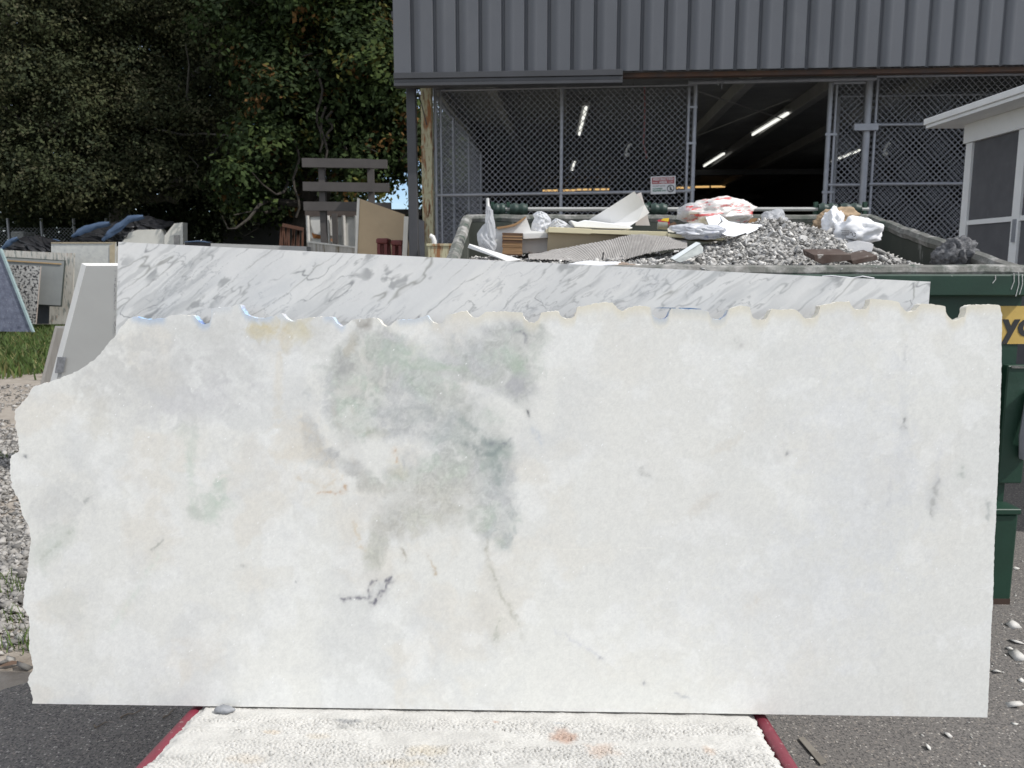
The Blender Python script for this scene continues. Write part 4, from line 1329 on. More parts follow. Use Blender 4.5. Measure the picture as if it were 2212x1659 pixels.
pipe('frame_rail', f1, [B(ua, FW - .035, zr), B(ub, FW - .035, zr + .04)], .024)
pipe('frame_rail', f1, [B(ua, FW - .035, zt), B(ub, FW - .035, zt + .03)], .016)
pipe('frame_rail', f1, [B(ua, FW - .035, z_lo + .05), B(ub, FW - .035, z_lo + .05)], .022)
for z in (2.2, 2.75, 3.4, 3.9):
    MB().beam(B(ub - .08, FW - .045, z), B(ub + .06, FW - .045, z), .03, .03).build('hinge_strap', m_galv, f1)
# transom pipe over the gateway
ug0, zg0 = BP(1485, 181, FW)
ug1, zg1 = BP(1872, 173, FW)
ue1, ze1 = BP(2250, 158, FW)
tb = T('gate_transom_pipe', 'grey pipe running over the open gateway', 'pipe', B((ug0 + ug1) / 2, FW - .09, zg0 - .03))
pipe('pipe_run', tb, [B(ug0, FW - .09, zg0), B(ug1 + .1, FW - .09, zg1)], .032)
MB().tube([B(ug0 + .42, FW - .11, zg0 - .05), B(ug0 + .40, FW - .13, zg0 + .03), B(ug0 + .47, FW - .13, zg0 + .02), B(ug0 + .46, FW - .13, zg0 - .1)], .008, 6).build('wire_tie', m_galv, tb)
# narrow leaf right of the gateway
uc = BP(1792, 300, FW)[0]
ud = BP(1868, 300, FW)[0]
zc2 = BP(1830, 180, FW)[1]
f2 = T('narrow_gate_leaf', 'narrow chain-link leaf right of the open gateway', 'fence', B((uc + ud) / 2, FW, FLOOR))
chain('chain_link_mesh', fz, uc, ud, z_lo, zc2, f2)
pipe('frame_post', f2, [B(uc - .03, FW - .03, FLOOR), B(uc - .03, FW - .03, zc2)], .034)
pipe('frame_post', f2, [B(uc + .05, FW - .035, FLOOR), B(uc + .05, FW - .035, zc2)], .018)
pipe('frame_post', f2, [B(ud, FW - .05, FLOOR), B(ud, FW - .05, zc2 + .03)], .05, 12)
zr2 = BP(1830, 400, FW)[1]
pipe('frame_rail', f2, [B(uc, FW - .035, zr2), B(ud, FW - .035, zr2)], .022)
pipe('frame_rail', f2, [B(uc, FW - .035, zc2), B(ud, FW - .035, zc2)], .022)
for z in (zr2 - .1, zr2 + .7):
    MB().beam(B(uc - .08, FW - .05, z), B(uc + .08, FW - .05, z), .03, .035).build('hinge_strap', m_galv, f2)
# right panel up to the booth and beyond
ue0 = BP(1880, 300, FW)[0]
ue1 = ue0 + 3.4
zt3 = BP(1950, 172, FW)[1]
f3 = T('chain_link_fence', 'chain-link panel with two rails beside the white booth', 'fence', B((ue0 + ue1) / 2, FW, FLOOR))
chain('chain_link_mesh', fz, ue0, ue1, z_lo, zt3 + .18, f3)
pipe('frame_post', f3, [B(ue0 + .04, FW - .035, FLOOR), B(ue0 + .04, FW - .035, zt3 + .2)], .02)
pipe('frame_post', f3, [B(ue1, FW - .035, FLOOR), B(ue1, FW - .035, zt3 + .2)], .026)
for y in (166, 270, 398):
    z = BP(1960, y, FW)[1]
    pipe('frame_rail', f3, [B(ue0 - (.12 if y == 270 else 0), FW - .05, z), B(ue1, FW - .05, z)], .022 if y > 200 else .02)
zc3 = BP(1855, 278, FW)[1]
MB().beam(B(ue0 - .28, FW - .12, zc3), B(ue0 + .05, FW - .12, zc3), .06, .09).build('latch_clamp', m_galv, f3)
# left return fence, running into the depth along the open side
f4 = T('side_chain_link', 'chain-link along the open left side of the hall, seen edge on', 'fence', B(ua + .02, 4, FLOOR))
fs = lambda a, z, off: B(ua - .02 + off, a, z)
chain('chain_link_mesh', fs, FW + .1, LW0, z_lo, zt, f4, cell=.11, r=.0026)
for w_ in (3.0, 5.2, LW0 - .05):
    pipe('frame_post', f4, [B(ua - .02, w_, FLOOR), B(ua - .02, w_, zt)], .026)
for z in (zr, zt, z_lo + .05):
    pipe('frame_rail', f4, [B(ua - .05, FW + .1, z), B(ua - .05, LW0, z)], .02)
# second screen of chain-link inside, behind the right panel (gives the doubled weave)
f5 = T('inner_chain_link', 'second chain-link screen standing inside behind the right panel', 'fence', B(ue0 + 2, 2.6, FLOOR))
fi = lambda a, z, off: B(a, 2.6 + off, z)
chain('chain_link_mesh', fi, ue0 + .05, ue1 + .8, z_lo, zt3 + .1, f5)
pipe('frame_post', f5, [B(ue0 + .05, 2.6, FLOOR), B(ue0 + .05, 2.6, zt3 + .1)], .024)
pipe('frame_rail', f5, [B(ue0 + .05, 2.6, zt3 + .1), B(ue1 + .8, 2.6, zt3 + .1)], .02)

# warning sign
c0 = np.array(BP(1405.5, 420, FW - .07))
c1 = np.array(BP(1460.5, 381, FW - .07))
sw, sh = c1[0] - c0[0], c1[1] - c0[1]
tilt = R(1.5)
sr = b_r * math.cos(tilt) + ZUP * math.sin(tilt)
su = -b_r * math.sin(tilt) + ZUP * math.cos(tilt)
so = B(c0[0], FW - .07, c0[1])
sg = T('warning_sign', 'red and white RESTRICTED AREA sign hung on the chain-link', 'sign', so + sr * sw / 2)
sn = -b_d


def srect(x0, y0, x1, y1, lift, th=.002):
    q = [so + sr * a + su * b + sn * lift for a, b in ((x0, y0), (x1, y0), (x1, y1), (x0, y1))]
    return MB().prism(q, sn * th)


m_sw = M('sign_white', (0.72, 0.72, 0.72), rough=.5)
m_sr = M('sign_red', S(166, 92, 94), rough=.5)
m_sg = M('sign_green_ink', S(60, 120, 96), rough=.5)
m_sk = M('sign_black', (0.03, 0.03, 0.03), rough=.5)
m_sgr = M('sign_grey_ink', S(150, 140, 140), rough=.5)
spl = srect(0, 0, sw, sh, 0, .004).build('sign_plate', m_sw, sg, bevel=.0015)
srect(sw * .05, sh * .57, sw * .95, sh * .94, .0045, .001).build('red_band', m_sr, spl)
for body, size, x, y, mt, bold in [('RESTRICTED', sh * .19, .10, .77, m_sw, .001), ('AREA', sh * .17, .34, .61, m_sw, .001), ('DO NOT ENTER', sh * .105, .08, .42, m_sgr, .0006), ('AUTHORIZED', sh * .115, .08, .27, m_sg, .001), ('PERSONNEL ONLY', sh * .105, .08, .155, m_sg, .001)]:
    mb, ext = text_mesh(body, size, so + sr * sw * x + su * sh * y, sr, su, .0066, bold)
    lim = {'RESTRICTED': .80, 'AREA': .32, 'DO NOT ENTER': .50, 'AUTHORIZED': .40, 'PERSONNEL ONLY': .54}[body] * sw
    k = lim / (ext[1] - ext[0])
    o_ = so + sr * sw * x
    mb.v = [tuple(np.array(p) + sr * (np.dot(np.array(p) - o_, sr) * (k - 1))) for p in mb.v]
    mb.build('lettering', mt, spl)
for x in (.08, .70):
    srect(sw * x, sh * .645, sw * (x + .2), sh * .665, .006, .0006).build('lettering_dash', m_sw, spl)
cc_ = so + sr * sw * .80 + su * sh * .30
mb = MB()
mb.tube([cc_ + sn * .007 + .19 * sh * (math.cos(t) * sr + math.sin(t) * su) for t in np.linspace(0, 6.283, 25)], sh * .02, 5, False)
ir = mb.build('icon_ring', m_sk, spl)
MB().tube([cc_ + sn * .007 + .18 * sh * (-.7 * sr + .7 * su), cc_ + sn * .007 + .18 * sh * (.7 * sr - .7 * su)], sh * .012, 5).build('icon_slash', m_sk, spl)
mb = MB()
for a, b, r_ in [((0, .06), (-.01, -.02), .03), ((-.01, -.02), (-.05, -.13), .016), ((-.01, -.02), (.05, -.12), .016), ((0, .05), (.05, 0), .012), ((0, .05), (-.05, .0), .012), ((0, .10), (0, .13), .025)]:
    mb.tube([cc_ + sn * .007 + sh * (a[0] * sr + a[1] * su), cc_ + sn * .007 + sh * (b[0] * sr + b[1] * su)], sh * r_, 5)
mb.build('icon_walker', m_sk, spl)

# hanging cable and two white hanging hooks inside
pts = [P(x, y, 13.6) for x, y in ((1392, 186), (1393, 230), (1392, 280), (1390, 310), (1396, 336), (1397, 342))]
tag(MB().tube(pts, .014, 6).build('hanging_cable', M('pink_cable', S(150, 92, 92), rough=.6), sm=True), 'reddish cable hanging down behind the left chain-link', 'cable')
for k, (x, y, Y) in enumerate([(1356, 322, 13.5), (1914, 320, 13.2)]):
    q = [(x - 1, y + 12), (x - 4, y + 6), (x - 2, y), (x + 1, y - 3), (x + 2, y - 8), (x + 5, y - 11), (x + 9, y - 9)]
    t = T('hanging_lamp_hook', ['white curled fitting hanging behind the left chain-link panel', 'white curled fitting hanging behind the right chain-link panel'][k], 'lamp fitting', P(x, y + 14, Y), 'white fittings hanging in the hall')
    MB().tube([P(a, b, Y) for a, b in q], .018, 7).build('curved_arm', M('fitting_white', (0.75, 0.75, 0.72), rough=.5), t, sm=True)
    v, f = sphere_blob(P(x - 1, y + 12, Y), (.045, .045, .04), lambda v: 1 + 0 * v[:, 0], 2)
    put('bulb', v, f, MATS['fitting_white'], t, sm=True)
    MB().tube([P(x + 9, y - 9, Y), P(x + 9, y - 9, Y) + np.array([0, 0, CEIL - P(x + 9, y - 9, Y)[2]])], .004, 4).build('cord', M('thin_cord', (0.1, 0.1, 0.1)), t)

# ------------------------------------------------------------------ white booth at the right
SX = float(P(2076, 480, 9.0)[0])
EX = float(P(1995, 262, 9.3)[0])
EZ = float(P(1995, 258, 9.3)[2])
booth = T('white_booth', 'white framed booth with dark screens and overhanging flat roof at right', 'booth', (SX + 1, 8, 0))
m_wp = M('booth_white', (0.84, 0.84, 0.83), (0.78, 0.78, 0.77), sc_=4, rough=.55, stain=((0.5, 0.5, 0.48), 3, .62, .85))
m_scr = M('booth_screen', (0.115, 0.115, 0.122), (0.095, 0.095, 0.102), sc_=5, rough=.75, stain=((0.13, 0.13, 0.135), 7, .58, .8))
wt = float(P(2091, 288, 8.79)[2])
wr0, wr1 = float(P(2082, 486, 8.85)[2]), float(P(2082, 476, 8.85)[2])
MB().box((EX, 4.0, EZ - .065), (SX + 3, 9.3, EZ)).build('roof_edge', m_wp, booth, bevel=.006)
MB().box((EX + .02, 4.02, EZ - .10), (SX + 3, 9.28, EZ - .067)).build('soffit', m_wp, booth)
MB().box((SX - .03, 4.0, EZ - .30), (SX + .1, 9.03, EZ - .102)).build('header_beam', m_wp, booth)
ys = [9.0, 8.88]
yy = 8.88
while yy > 4.6:
    MB().box((SX + .012, yy - .80, .15), (SX + .03, yy - .002, wt)).build('screen_panel', m_scr, booth)
    for za, zb_ in ((wr0, wr1), (wt, wt + .05), (.08, .15)):
        MB().box((SX - .004, yy - .80, za), (SX + .05, yy - .001, zb_)).build('frame_rail', m_wp, booth)
    MB().box((SX - .012, yy - .92, 0), (SX + .06, yy - .801, EZ - .303)).build('frame_post', m_wp, booth)
    yy -= .92
MB().box((SX - .012, 8.881, 0), (SX + .06, 9.0, EZ - .303)).build('frame_post', m_wp, booth)
MB().box((SX + .06, 8.93, 0), (SX + 3, 9.0, EZ - .1)).build('rear_wall', m_wp, booth)
MB().box((SX - .03, 7.99, 1.9), (SX - .012, 8.03, 2.12)).build('door_latch', m_galv, booth)

# ------------------------------------------------------------------ dumpster
DX0, DX1, DY0, DY1 = -0.33, 2.52, 3.93, 5.80
ZF, ZR = 1.668, 2.025
m_green = M('dumpster_green', (0.010, 0.045, 0.026), (0.007, 0.032, 0.018), sc_=3, rough=.5, bump=.0006, bsc=50, stain=[((0.045, 0.085, 0.062), 2.6, .6, .85), ((0.38, 0.38, 0.35), 26, .70, .75), ((0.085, 0.04, 0.025), 4, .68, .78)])
m_rim = M('dusty_rim', (0.09, 0.10, 0.085), (0.20, 0.19, 0.175), sc_=11, rough=.9, bump=.003, bsc=60, stain=[((0.03, 0.055, 0.04), 7, .56, .66), ((0.12, 0.055, 0.035), 9, .60, .70), ((0.42, 0.41, 0.39), 9, .50, .70)])
m_inner = M('dumpster_inner', (0.055, 0.06, 0.048), (0.035, 0.042, 0.033), sc_=4, rough=.8, stretch=(1, 1, .3), stain=[((0.30, 0.30, 0.28), 9, .62, .75)])
dum = T('dumpster', 'dark green steel dumpster heaped with rubble behind the slabs', 'dumpster', ((DX0 + DX1) / 2, (DY0 + DY1) / 2, 0))


def zrim(y):
    return ZF + (ZR - ZF) * (y - DY0) / (DY1 - DY0)


t_ = .05
MB().box((DX0 + .02, DY0 + .06, .12), (DX1 - .02, DY0 + .085, ZF - .13)).build('front_wall', m_green, dum)
MB().box((DX0 - .005, DY0, ZF - .128), (DX1 + .005, DY0 + .09, ZF - .022)).build('front_band', m_green, dum, bevel=.008)
MB().box((DX0 + .06, DY0 + .10, .14), (DX1 - .06, DY1 - .05, .18)).build('floor_plate', m_green, dum)
MB().box((DX0, DY1 - .04, .12), (DX1, DY1, ZR - .04)).build('rear_wall', m_inner, dum)
for x0, x1 in ((DX0, DX0 + .03), (DX1 - .03, DX1)):
    q = [(x0, DY0 + .092, .12), (x1, DY0 + .092, .12), (x1, DY1 - .041, .12), (x0, DY1 - .041, .12), (x0, DY0 + .092, zrim(DY0 + .09) - .03), (x1, DY0 + .092, zrim(DY0 + .09) - .03), (x1, DY1 - .041, zrim(DY1) - .05), (x0, DY1 - .041, zrim(DY1) - .05)]
    MB().box8(q).build('side_wall', m_inner, dum)
n_ = 24
jit = np.random.default_rng(3)


def rim(name, a, b, wd=.075, ht=.06):
    """dented rim tube with dust"""
    a, b = np.array(a, float), np.array(b, float)
    pts = [a + (b - a) * t + np.array([0, 0, jit.normal(0, .0025)]) for t in np.linspace(0, 1, n_)]
    mb = MB().tube(pts, wd / 2, 8)
    return mb.build(name, m_rim, dum, sm=True)


rim('rim_bar', (DX0, DY0 + .045, ZF - .012), (DX1, DY0 + .045, ZF - .012), .07)
rim('rim_bar', (DX0 + .01, DY1 - .02, ZR - .02), (DX1 - .01, DY1 - .02, ZR - .02), .06)
rim('rim_bar', (DX1 - .015, DY0 + .06, ZF - .028), (DX1 - .015, DY1 - .03, ZR - .025), .075)
rim('rim_bar', (DX0 + .015, DY0 + .06, ZF - .028), (DX0 + .015, DY1 - .03, ZR - .025), .075)
# feet, fork pocket and ledge on the front
fx0 = float(P(2120, 1200, DY0)[0])
for x0, x1 in ((fx0 - .12, DX1 - .01), (DX0 + .01, DX0 + .38)):
    ft = MB().box((x0, DY0 - .06, .012), (x1, DY0 + .4, .47)).build('corner_foot', m_green, dum, bevel=.01)
    MB().box((x0 - .02, DY0 - .075, .471), (x1 + .002, DY0 + .059, .50)).build('foot_ledge', m_green, ft, bevel=.004)
    MB().box((x0 + .005, DY0 - .062, .0), (x1 - .005, DY0 + .3, .03)).build('rusted_sole', M('rust_dark', (0.06, 0.035, 0.025), rough=.9), ft)
px0 = float(P(2168, 900, DY0)[0])
z_a, z_b = float(P(2185, 1045, DY0)[2]), float(P(2185, 790, DY0)[2])
fp = MB().box((px0, DY0 + .001, z_a), (DX1 + .03, DY0 + .06, z_b)).build('fork_pocket', m_green, dum, bevel=.006)
MB().box((px0 + .015, DY0 - .006, z_b - .012), (DX1 + .03, DY0 + .0, z_b)).build('pocket_lip', m_rim, fp)
MB().tube([(DX1 + .02, DY0 - .02, z_a + .14), (DX1 - .005, DY0 - .045, z_a + .25), (DX1 + .02, DY0 - .03, z_b - .12)], .03, 8).build('lift_loop', m_galv, dum, sm=True)
for x in (.3, 1.2):
    MB().box((x, DY0 + .02, .5), (x + .09, DY0 + .059, ZF - .131)).build('stiffener', m_green, dum)
# lid rod with rubber sleeves along the back
zrod = float(P(1500, 452, DY1)[2])
MB().tube([(DX0 + .2, DY1, zrod), (DX1 - .02, DY1, zrod)], .014, 8).build('lid_rod', M('rod_steel', (0.42, 0.42, 0.40), rough=.5), dum, sm=True)
m_slv = M('sleeve_green_black', (0.012, 0.028, 0.022), (0.02, 0.045, 0.034), sc_=8, rough=.5)
for xa, xb in ((1066, 1092), (1101, 1140), (1365, 1400), (1405, 1440), (1555, 1580), (1766, 1806), (1813, 1858)):
    pa, pb = float(P(xa, 452, DY1)[0]), float(P(xb, 452, DY1)[0])
    mb = MB()
    m_ = 9
    mb.tube([(pa + (pb - pa) * i / m_, DY1, zrod) for i in range(m_ + 1)], [.036 + .008 * ((i // 2) % 2) for i in range(m_ + 1)], 12)
    mb.build('lid_sleeve', m_slv, dum, sm=True)
for x in (1064, 1098, 1402, 1550, 1762, 1868):
    X = float(P(x, 452, DY1)[0])
    MB().box((X - .012, DY1 - .01, ZR - .06), (X + .012, DY1 + .02, zrod + .05)).build('rod_bracket', m_green, dum)
MB().tube([P(1053, 428, DY1 + .05), P(1054, 443, DY1 + .05), P(1058, 452, DY1 + .03), P(1066, 455, DY1 + .01)], .012, 7).build('hook_rod', M('fitting_white', (0.75, 0.75, 0.72)), dum, sm=True)
# yellow lettered plate
ym = DY0 + .055
p_tl, p_bl = P(2120, 661, ym), P(2120, 743, ym)
pr = p_tl[0] + .62
yp = MB().box((p_tl[0], ym, p_bl[2]), (pr, ym + .004, p_tl[2])).build('yellow_plate', M('plate_yellow', S(206, 176, 98), S(192, 160, 84), sc_=6, rough=.5, stain=((0.30, 0.24, 0.10), 7, .68, .8)), dum)
hh = p_tl[2] - p_bl[2]
tp = P(2166, 724, ym)
mb, _ = text_mesh('yo', hh * .86, np.array([tp[0], ym - .001, tp[2]]), (1, 0, 0), (0, 0, 1), .001, .006)
mb.build('plate_lettering', m_sk, yp)
# white drip marks on the right corner
for k, (x, y0, y1) in enumerate([(2190, 590, 625), (2200, 588, 640), (2208, 592, 636), (2150, 595, 612)]):
    a, b = P(x, y0, DY0 - .001), P(x - 6, y1, DY0 - .001)
    MB().tube([a, (a + b) / 2 + np.array([.008, 0, 0]), b], .0022, 5).build('paint_drip', M('dry_plaster', (0.6, 0.6, 0.57), rough=.9), dum)

# ------------------------------------------------------------------ rubble in the dumpster
m_rub = M('rubble', (0.4, 0.39, 0.36), attr=True, sc_=120, attr_var=.35, rough=.95, bump=.003, bsc=120)


def heap(x, y):
    h = 1.615 + .055 * smooth(4.02, 4.5, y) + .03 * smooth(4.5, 5.6, y)
    h = h + .235 * np.exp(-((x - 1.56) / .37) ** 2 - ((y - 4.98) / .46) ** 2)
    h = h + .08 * np.exp(-((x - 2.0) / .35) ** 2 - ((y - 4.7) / .28) ** 2) + .04 * np.exp(-((x - 1.1) / .4) ** 2 - ((y - 4.65) / .25) ** 2)
    h = h - .06 * smooth(1.75, 2.4, x) + .02 * np.exp(-((x - .6) / .6) ** 2)
    return h


nxh, nyh = 420, 260
X, Y = np.meshgrid(np.linspace(DX0 + .035, DX1 - .035, nxh), np.linspace(DY0 + .085, DY1 - .05, nyh))
x, y = X.ravel(), Y.ravel()
q = np.stack([x, y], 1)
d1, _ = worley(q / .05, 301)
d3, _ = worley(q / .022, 305)
h = heap(x, y) + .035 * (fbm(q / .12, 303, 4) - .5) + .03 * (1 - smooth(0, .8, d1)) * (fbm(q / .2, 307, 2)) + .012 * (1 - smooth(0, .8, d3))
tone = .46 + .30 * (fbm(q / .05, 309, 4) - .5) + .2 * (fbm(q / .4, 311, 3) - .5)
tone = np.clip(tone, .12, .7)
C = np.stack([tone, tone * .975, tone * .93], 1)
rb = T('rubble_heap', 'heap of grey broken stone and dried slurry filling the dumpster', 'rubble', ((DX0 + DX1) / 2, (DY0 + DY1) / 2, .2), kind='stuff')
put('slurry', np.stack([x, y, h], 1), quads(nxh, nyh), m_rub, rb, cols=C, sm=False)
rng = np.random.default_rng(17)
n = 24000
rx = rng.uniform(DX0 + .06, DX1 - .06, n)
ry = rng.uniform(DY0 + .09, DY1 - .1, n)
sz = rng.gamma(1.6, .0032, n) + .0028
sz = np.minimum(sz, .026)
hh_ = heap(rx, ry) + .035 * (fbm(np.stack([rx, ry], 1) / .12, 303, 4) - .5) + .02
sz[rng.random(n) < .006] *= 2.6
g = np.clip(rng.normal(.48, .17, n), .10, .82)
V, F, C = rocks(np.stack([rx, ry, hh_ + rng.uniform(-.01, .012, n)], 1), sz, rng, .8, np.stack([g, g * .97, g * .92], 1))
put('rubble_stones', V, F, m_rub, rb, cols=C)
mb = MB()
for k in range(110):
    x_, y_ = rng.uniform(.3, DX1 - .15), rng.uniform(DY0 + .15, DY1 - .3)
    z_ = float(heap(np.array([x_]), np.array([y_]))[0]) + rng.uniform(.0, .03)
    e1, e2 = rng.normal(0, 1, 3), rng.normal(0, 1, 3)
    e1 /= np.linalg.norm(e1)
    e2 -= e1 * np.dot(e1, e2)
    e2 /= np.linalg.norm(e2)
    a_, b_ = rng.uniform(.012, .045), rng.uniform(.010, .030)
    mb.prism([np.array([x_, y_, z_]) + e1 * a_ * u_ + e2 * b_ * v_ for u_, v_ in ((-1, -.8), (.7, -1), (1, .6), (-.3, 1), (-.9, .4))], np.cross(e1, e2) * rng.uniform(.006, .014))
o = mb.build('stone_offcuts', M('offcut_pale', (0.56, 0.55, 0.53), (0.42, 0.41, 0.40), sc_=14, rough=.8), rb)
o['kind'] = 'stuff'
n = 420
rx = rng.uniform(DX0 + .1, DX1, n)
ry = np.r_[rng.uniform(DY0 + .02, DY0 + .08, n)]
V, F, C = rocks(np.stack([rx, ry, np.full(n, ZF + .004)], 1), rng.uniform(.003, .011, n), rng, .6, np.full((n, 3), .55))
put('rim_crumbs', V, F, m_rub, rb, cols=C)


# ------------------------------------------------------------------ rubbish lying on the rubble
def zc_(x0, y0, k):
    return lambda pts: [((x0 + k * a) / 1.8228, (y0 + k * b) / 1.8228) for a, b in pts]


Z3 = zc_(1700, 700, .5425)
Z4 = zc_(2600, 700, .6474)
Z7 = zc_(1780, 740, .2803)
Z8 = zc_(2500, 760, .2803)
Z6 = zc_(0, 850, .3013)
Z5 = zc_(0, 750, .5424)
Z9 = zc_(1100, 550, .31646)


def board(pts, Y, ext, dy=None):
    """outline of picture points at distance Y (or one distance per point) pushed along ext"""
    ys_ = [Y] * len(pts) if dy is None else [Y + k for k in dy]
    return MB().prism([P(a, b, yy_) for (a, b), yy_ in zip(pts, ys_)], ext)


def blob(name, label, cat, px, Y, rad, seed, mat, amp=.4, fr=2.4, sub=5, peak=None, sm=False, group=None):
    c = P(px[0], px[1], Y)
    f0 = crumple(seed, amp, fr)

    def fn(v):
        k = f0(v)
        if peak is not None:
            for (dx, dz, pw, am) in peak:
                dd = np.array([dx, 0, dz], float)
                dd /= np.linalg.norm(dd)
                k = k + am * np.clip(v @ dd, 0, 1) ** pw
        return k
    v, f = sphere_blob(c, rad, fn, sub)
    return tag(put(name, v, f, mat, sm=sm), label, cat, group)


m_plastic = M('white_film', (0.74, 0.75, 0.77), (0.66, 0.67, 0.70), sc_=6, rough=.35, translucent=.35)
m_clear = M('clear_film', (0.72, 0.73, 0.75), (0.62, 0.63, 0.65), sc_=8, rough=.25, translucent=.35, alpha=.62)
m_white = M('white_board', (0.76, 0.75, 0.73), (0.70, 0.69, 0.66), sc_=4, rough=.7)
m_cream = M('cream_board', (0.62, 0.56, 0.38), (0.56, 0.50, 0.33), sc_=5, rough=.7)
m_tan = M('tan_board', (0.36, 0.29, 0.19), (0.31, 0.25, 0.165), sc_=3, rough=.8)
m_card = M('cardboard', (0.36, 0.22, 0.115), (0.30, 0.18, 0.09), sc_=8, rough=.9)
m_cardd = M('cardboard_dark', (0.16, 0.09, 0.05), (0.10, 0.06, 0.04), sc_=8, rough=.9)
m_foam = M('foam_white', (0.82, 0.83, 0.85), (0.79, 0.80, 0.82), sc_=5, rough=.6)

# stack of cardboard sheets
st = T('cardboard_stack', 'upright bundle of brown cardboard sheets in the dumpster', 'cardboard', P(1107, 555, 4.75))
rg = np.random.default_rng(8)
N = 16
for k in range(N):
    ya = 628 + (945 - 628) * k / N
    yb = 628 + (945 - 628) * (k + .82) / N
    o_ = rg.uniform(-6, 6, 2)
    mb = board(Z7([(707 + o_[0], ya), (990 + o_[1], ya + 8), (990 + o_[1], yb + 8), (705 + o_[0], yb)]), 4.75 + rg.uniform(0, .006), (0, .22, 0))
    mb.build('cardboard_sheet', m_cardd if k < 2 or rg.random() < .2 else m_card, st)
# white carton with a torn brown edge
ct = T('torn_carton', 'white carton with torn brown cardboard edge behind the cardboard bundle', 'carton', P(1130, 540, 4.98))
board(Z7([(520, 860), (615, 572), (870, 538), (1042, 405), (1110, 600), (1345, 622), (1340, 900), (700, 930)]), 4.98, (0, .28, 0)).build('carton_side', m_white, ct)
board(Z7([(622, 548), (760, 530), (880, 500), (960, 450), (1035, 396), (1045, 412), (970, 480), (880, 535), (760, 560), (640, 580)]), 4.955, (0, .024, 0)).build('torn_edge', m_card, ct)
board(Z7([(1005, 640), (1345, 632), (1340, 700), (1000, 715)]), 4.93, (0, .05, 0)).build('flap', m_white, ct)
# plastic film
def film(name, label, left, right, Y, bulge, seed, mat, folds=5):
    """thin creased film bag: two layers between a left and a right outline (top to bottom)"""
    nu_, nv_ = 44, 56
    t_ = np.linspace(0, 1, nv_)
    lp, rp = np.array(left), np.array(right)
    Lc = np.stack([np.interp(t_, np.linspace(0, 1, len(lp)), lp[:, k]) for k in (0, 1)], 1)
    Rc = np.stack([np.interp(t_, np.linspace(0, 1, len(rp)), rp[:, k]) for k in (0, 1)], 1)
    rg_ = np.random.default_rng(seed)
    dirs = [(rg_.normal(0, 1, 2), rg_.random(), rg_.uniform(1.2, folds)) for _ in range(8)]
    Vs, Fs = [], []
    for side in (-1, 1):
        V = []
        for j in range(nv_):
            for i in range(nu_):
                u_ = i / (nu_ - 1)
                pxy = Lc[j] * (1 - u_) + Rc[j] * u_
                k_ = 0
                for (dd, ph, fq) in dirs:
                    dd = dd / np.linalg.norm(dd)
                    x_ = (dd[0] * u_ + dd[1] * t_[j] * 1.6) * fq + ph
                    k_ += abs(x_ - math.floor(x_ + .5)) / len(dirs) * 2
                edge_ = math.sin(u_ * math.pi) ** .6
                V.append(P(pxy[0], pxy[1], Y + side * bulge * edge_ * (.25 + 1.2 * k_) * (.35 + .65 * t_[j])))
        Fs.append(quads(nu_, nv_)[:, ::(1 if side > 0 else -1)] + len(Vs) * nu_ * nv_)
        Vs.append(np.array(V))
    return tag(put(name, np.concatenate(Vs), np.concatenate(Fs), mat), label, 'plastic film')


film('plastic_bag', 'translucent white plastic bag with a tall twisted tip at the left end of the dumpster', Z7([(478, 236), (470, 330), (462, 500), (425, 530), (350, 640), (352, 720), (375, 810), (460, 880)]), Z7([(486, 238), (575, 312), (582, 400), (606, 500), (616, 690), (600, 730), (632, 800), (610, 880)]), 4.72, .07, 31, m_clear)
film('plastic_film', 'crumpled white plastic film heap behind the cream board', Z7([(1195, 330), (1130, 375), (1160, 420), (1120, 500), (1105, 600), (1100, 660)]), Z7([(1260, 328), (1330, 360), (1390, 440), (1400, 520), (1410, 600), (1420, 660)]), 5.14, .08, 37, m_plastic)
film('plastic_film', 'low crumpled white film right of the taller film heap', Z7([(1450, 425), (1400, 470), (1370, 540), (1330, 600), (1330, 640)]), Z7([(1480, 428), (1580, 470), (1650, 520), (1690, 550), (1690, 640)]), 5.10, .07, 41, m_plastic)
# big bent white sheet and its neighbour
t = T('bent_white_sheet', 'large stiff white sheet tilted upright on the rubbish, below the warning sign', 'sheet', P(1335, 495, 5.25))
board(Z3([(1120, 330), (1145, 303), (1290, 213), (1470, 98), (1545, 195), (1580, 255), (1500, 310), (1440, 350), (1300, 345)]), 5.2, (0, .008, 0), [.12, .1, .04, .0, .03, .05, .03, .02, .08]).build('sheet_face', m_white, t)
tag(board(Z3([(1488, 118), (1520, 104), (1585, 347), (1480, 345)]), 5.3, (0, .008, 0)).build('pale_card', M('pale_pink_card', (0.68, 0.62, 0.57), rough=.8)), 'pale card sticking up behind the bent white sheet', 'card')
tag(board(Z3([(1005, 308), (1060, 322), (1110, 306), (1300, 330), (1420, 345), (1460, 362), (1445, 372), (1240, 366), (1040, 357)]), 5.05, (0, .2, .0)).build('foam_slab', m_foam, bevel=.003), 'thin white foam slab lying on the cream board', 'foam')
# cream boards lying level, brown panel below
tag(board(Z3([(848, 356), (1150, 370), (1165, 376), (1715, 391), (1715, 427), (1160, 404), (1150, 408), (845, 396)]), 4.72, (0, .42, 0)).build('cream_board', m_cream, bevel=.002), 'long cream board lying level across the dumpster, left piece', 'board', 'cream boards in the dumpster')
tag(board(Z3([(1717, 404), (2135, 440), (2115, 456), (1717, 431)]), 4.70, (0, .35, 0)).build('cream_board', m_cream, bevel=.002), 'shorter cream board continuing the long one under the takeaway box', 'board', 'cream boards in the dumpster')
tag(board(Z3([(846, 399), (1600, 424), (1840, 470), (1500, 520), (834, 560)]), 4.76, (0, .012, 0)).build('tan_sheet', m_tan), 'shaded tan panel standing under the long cream board', 'panel')
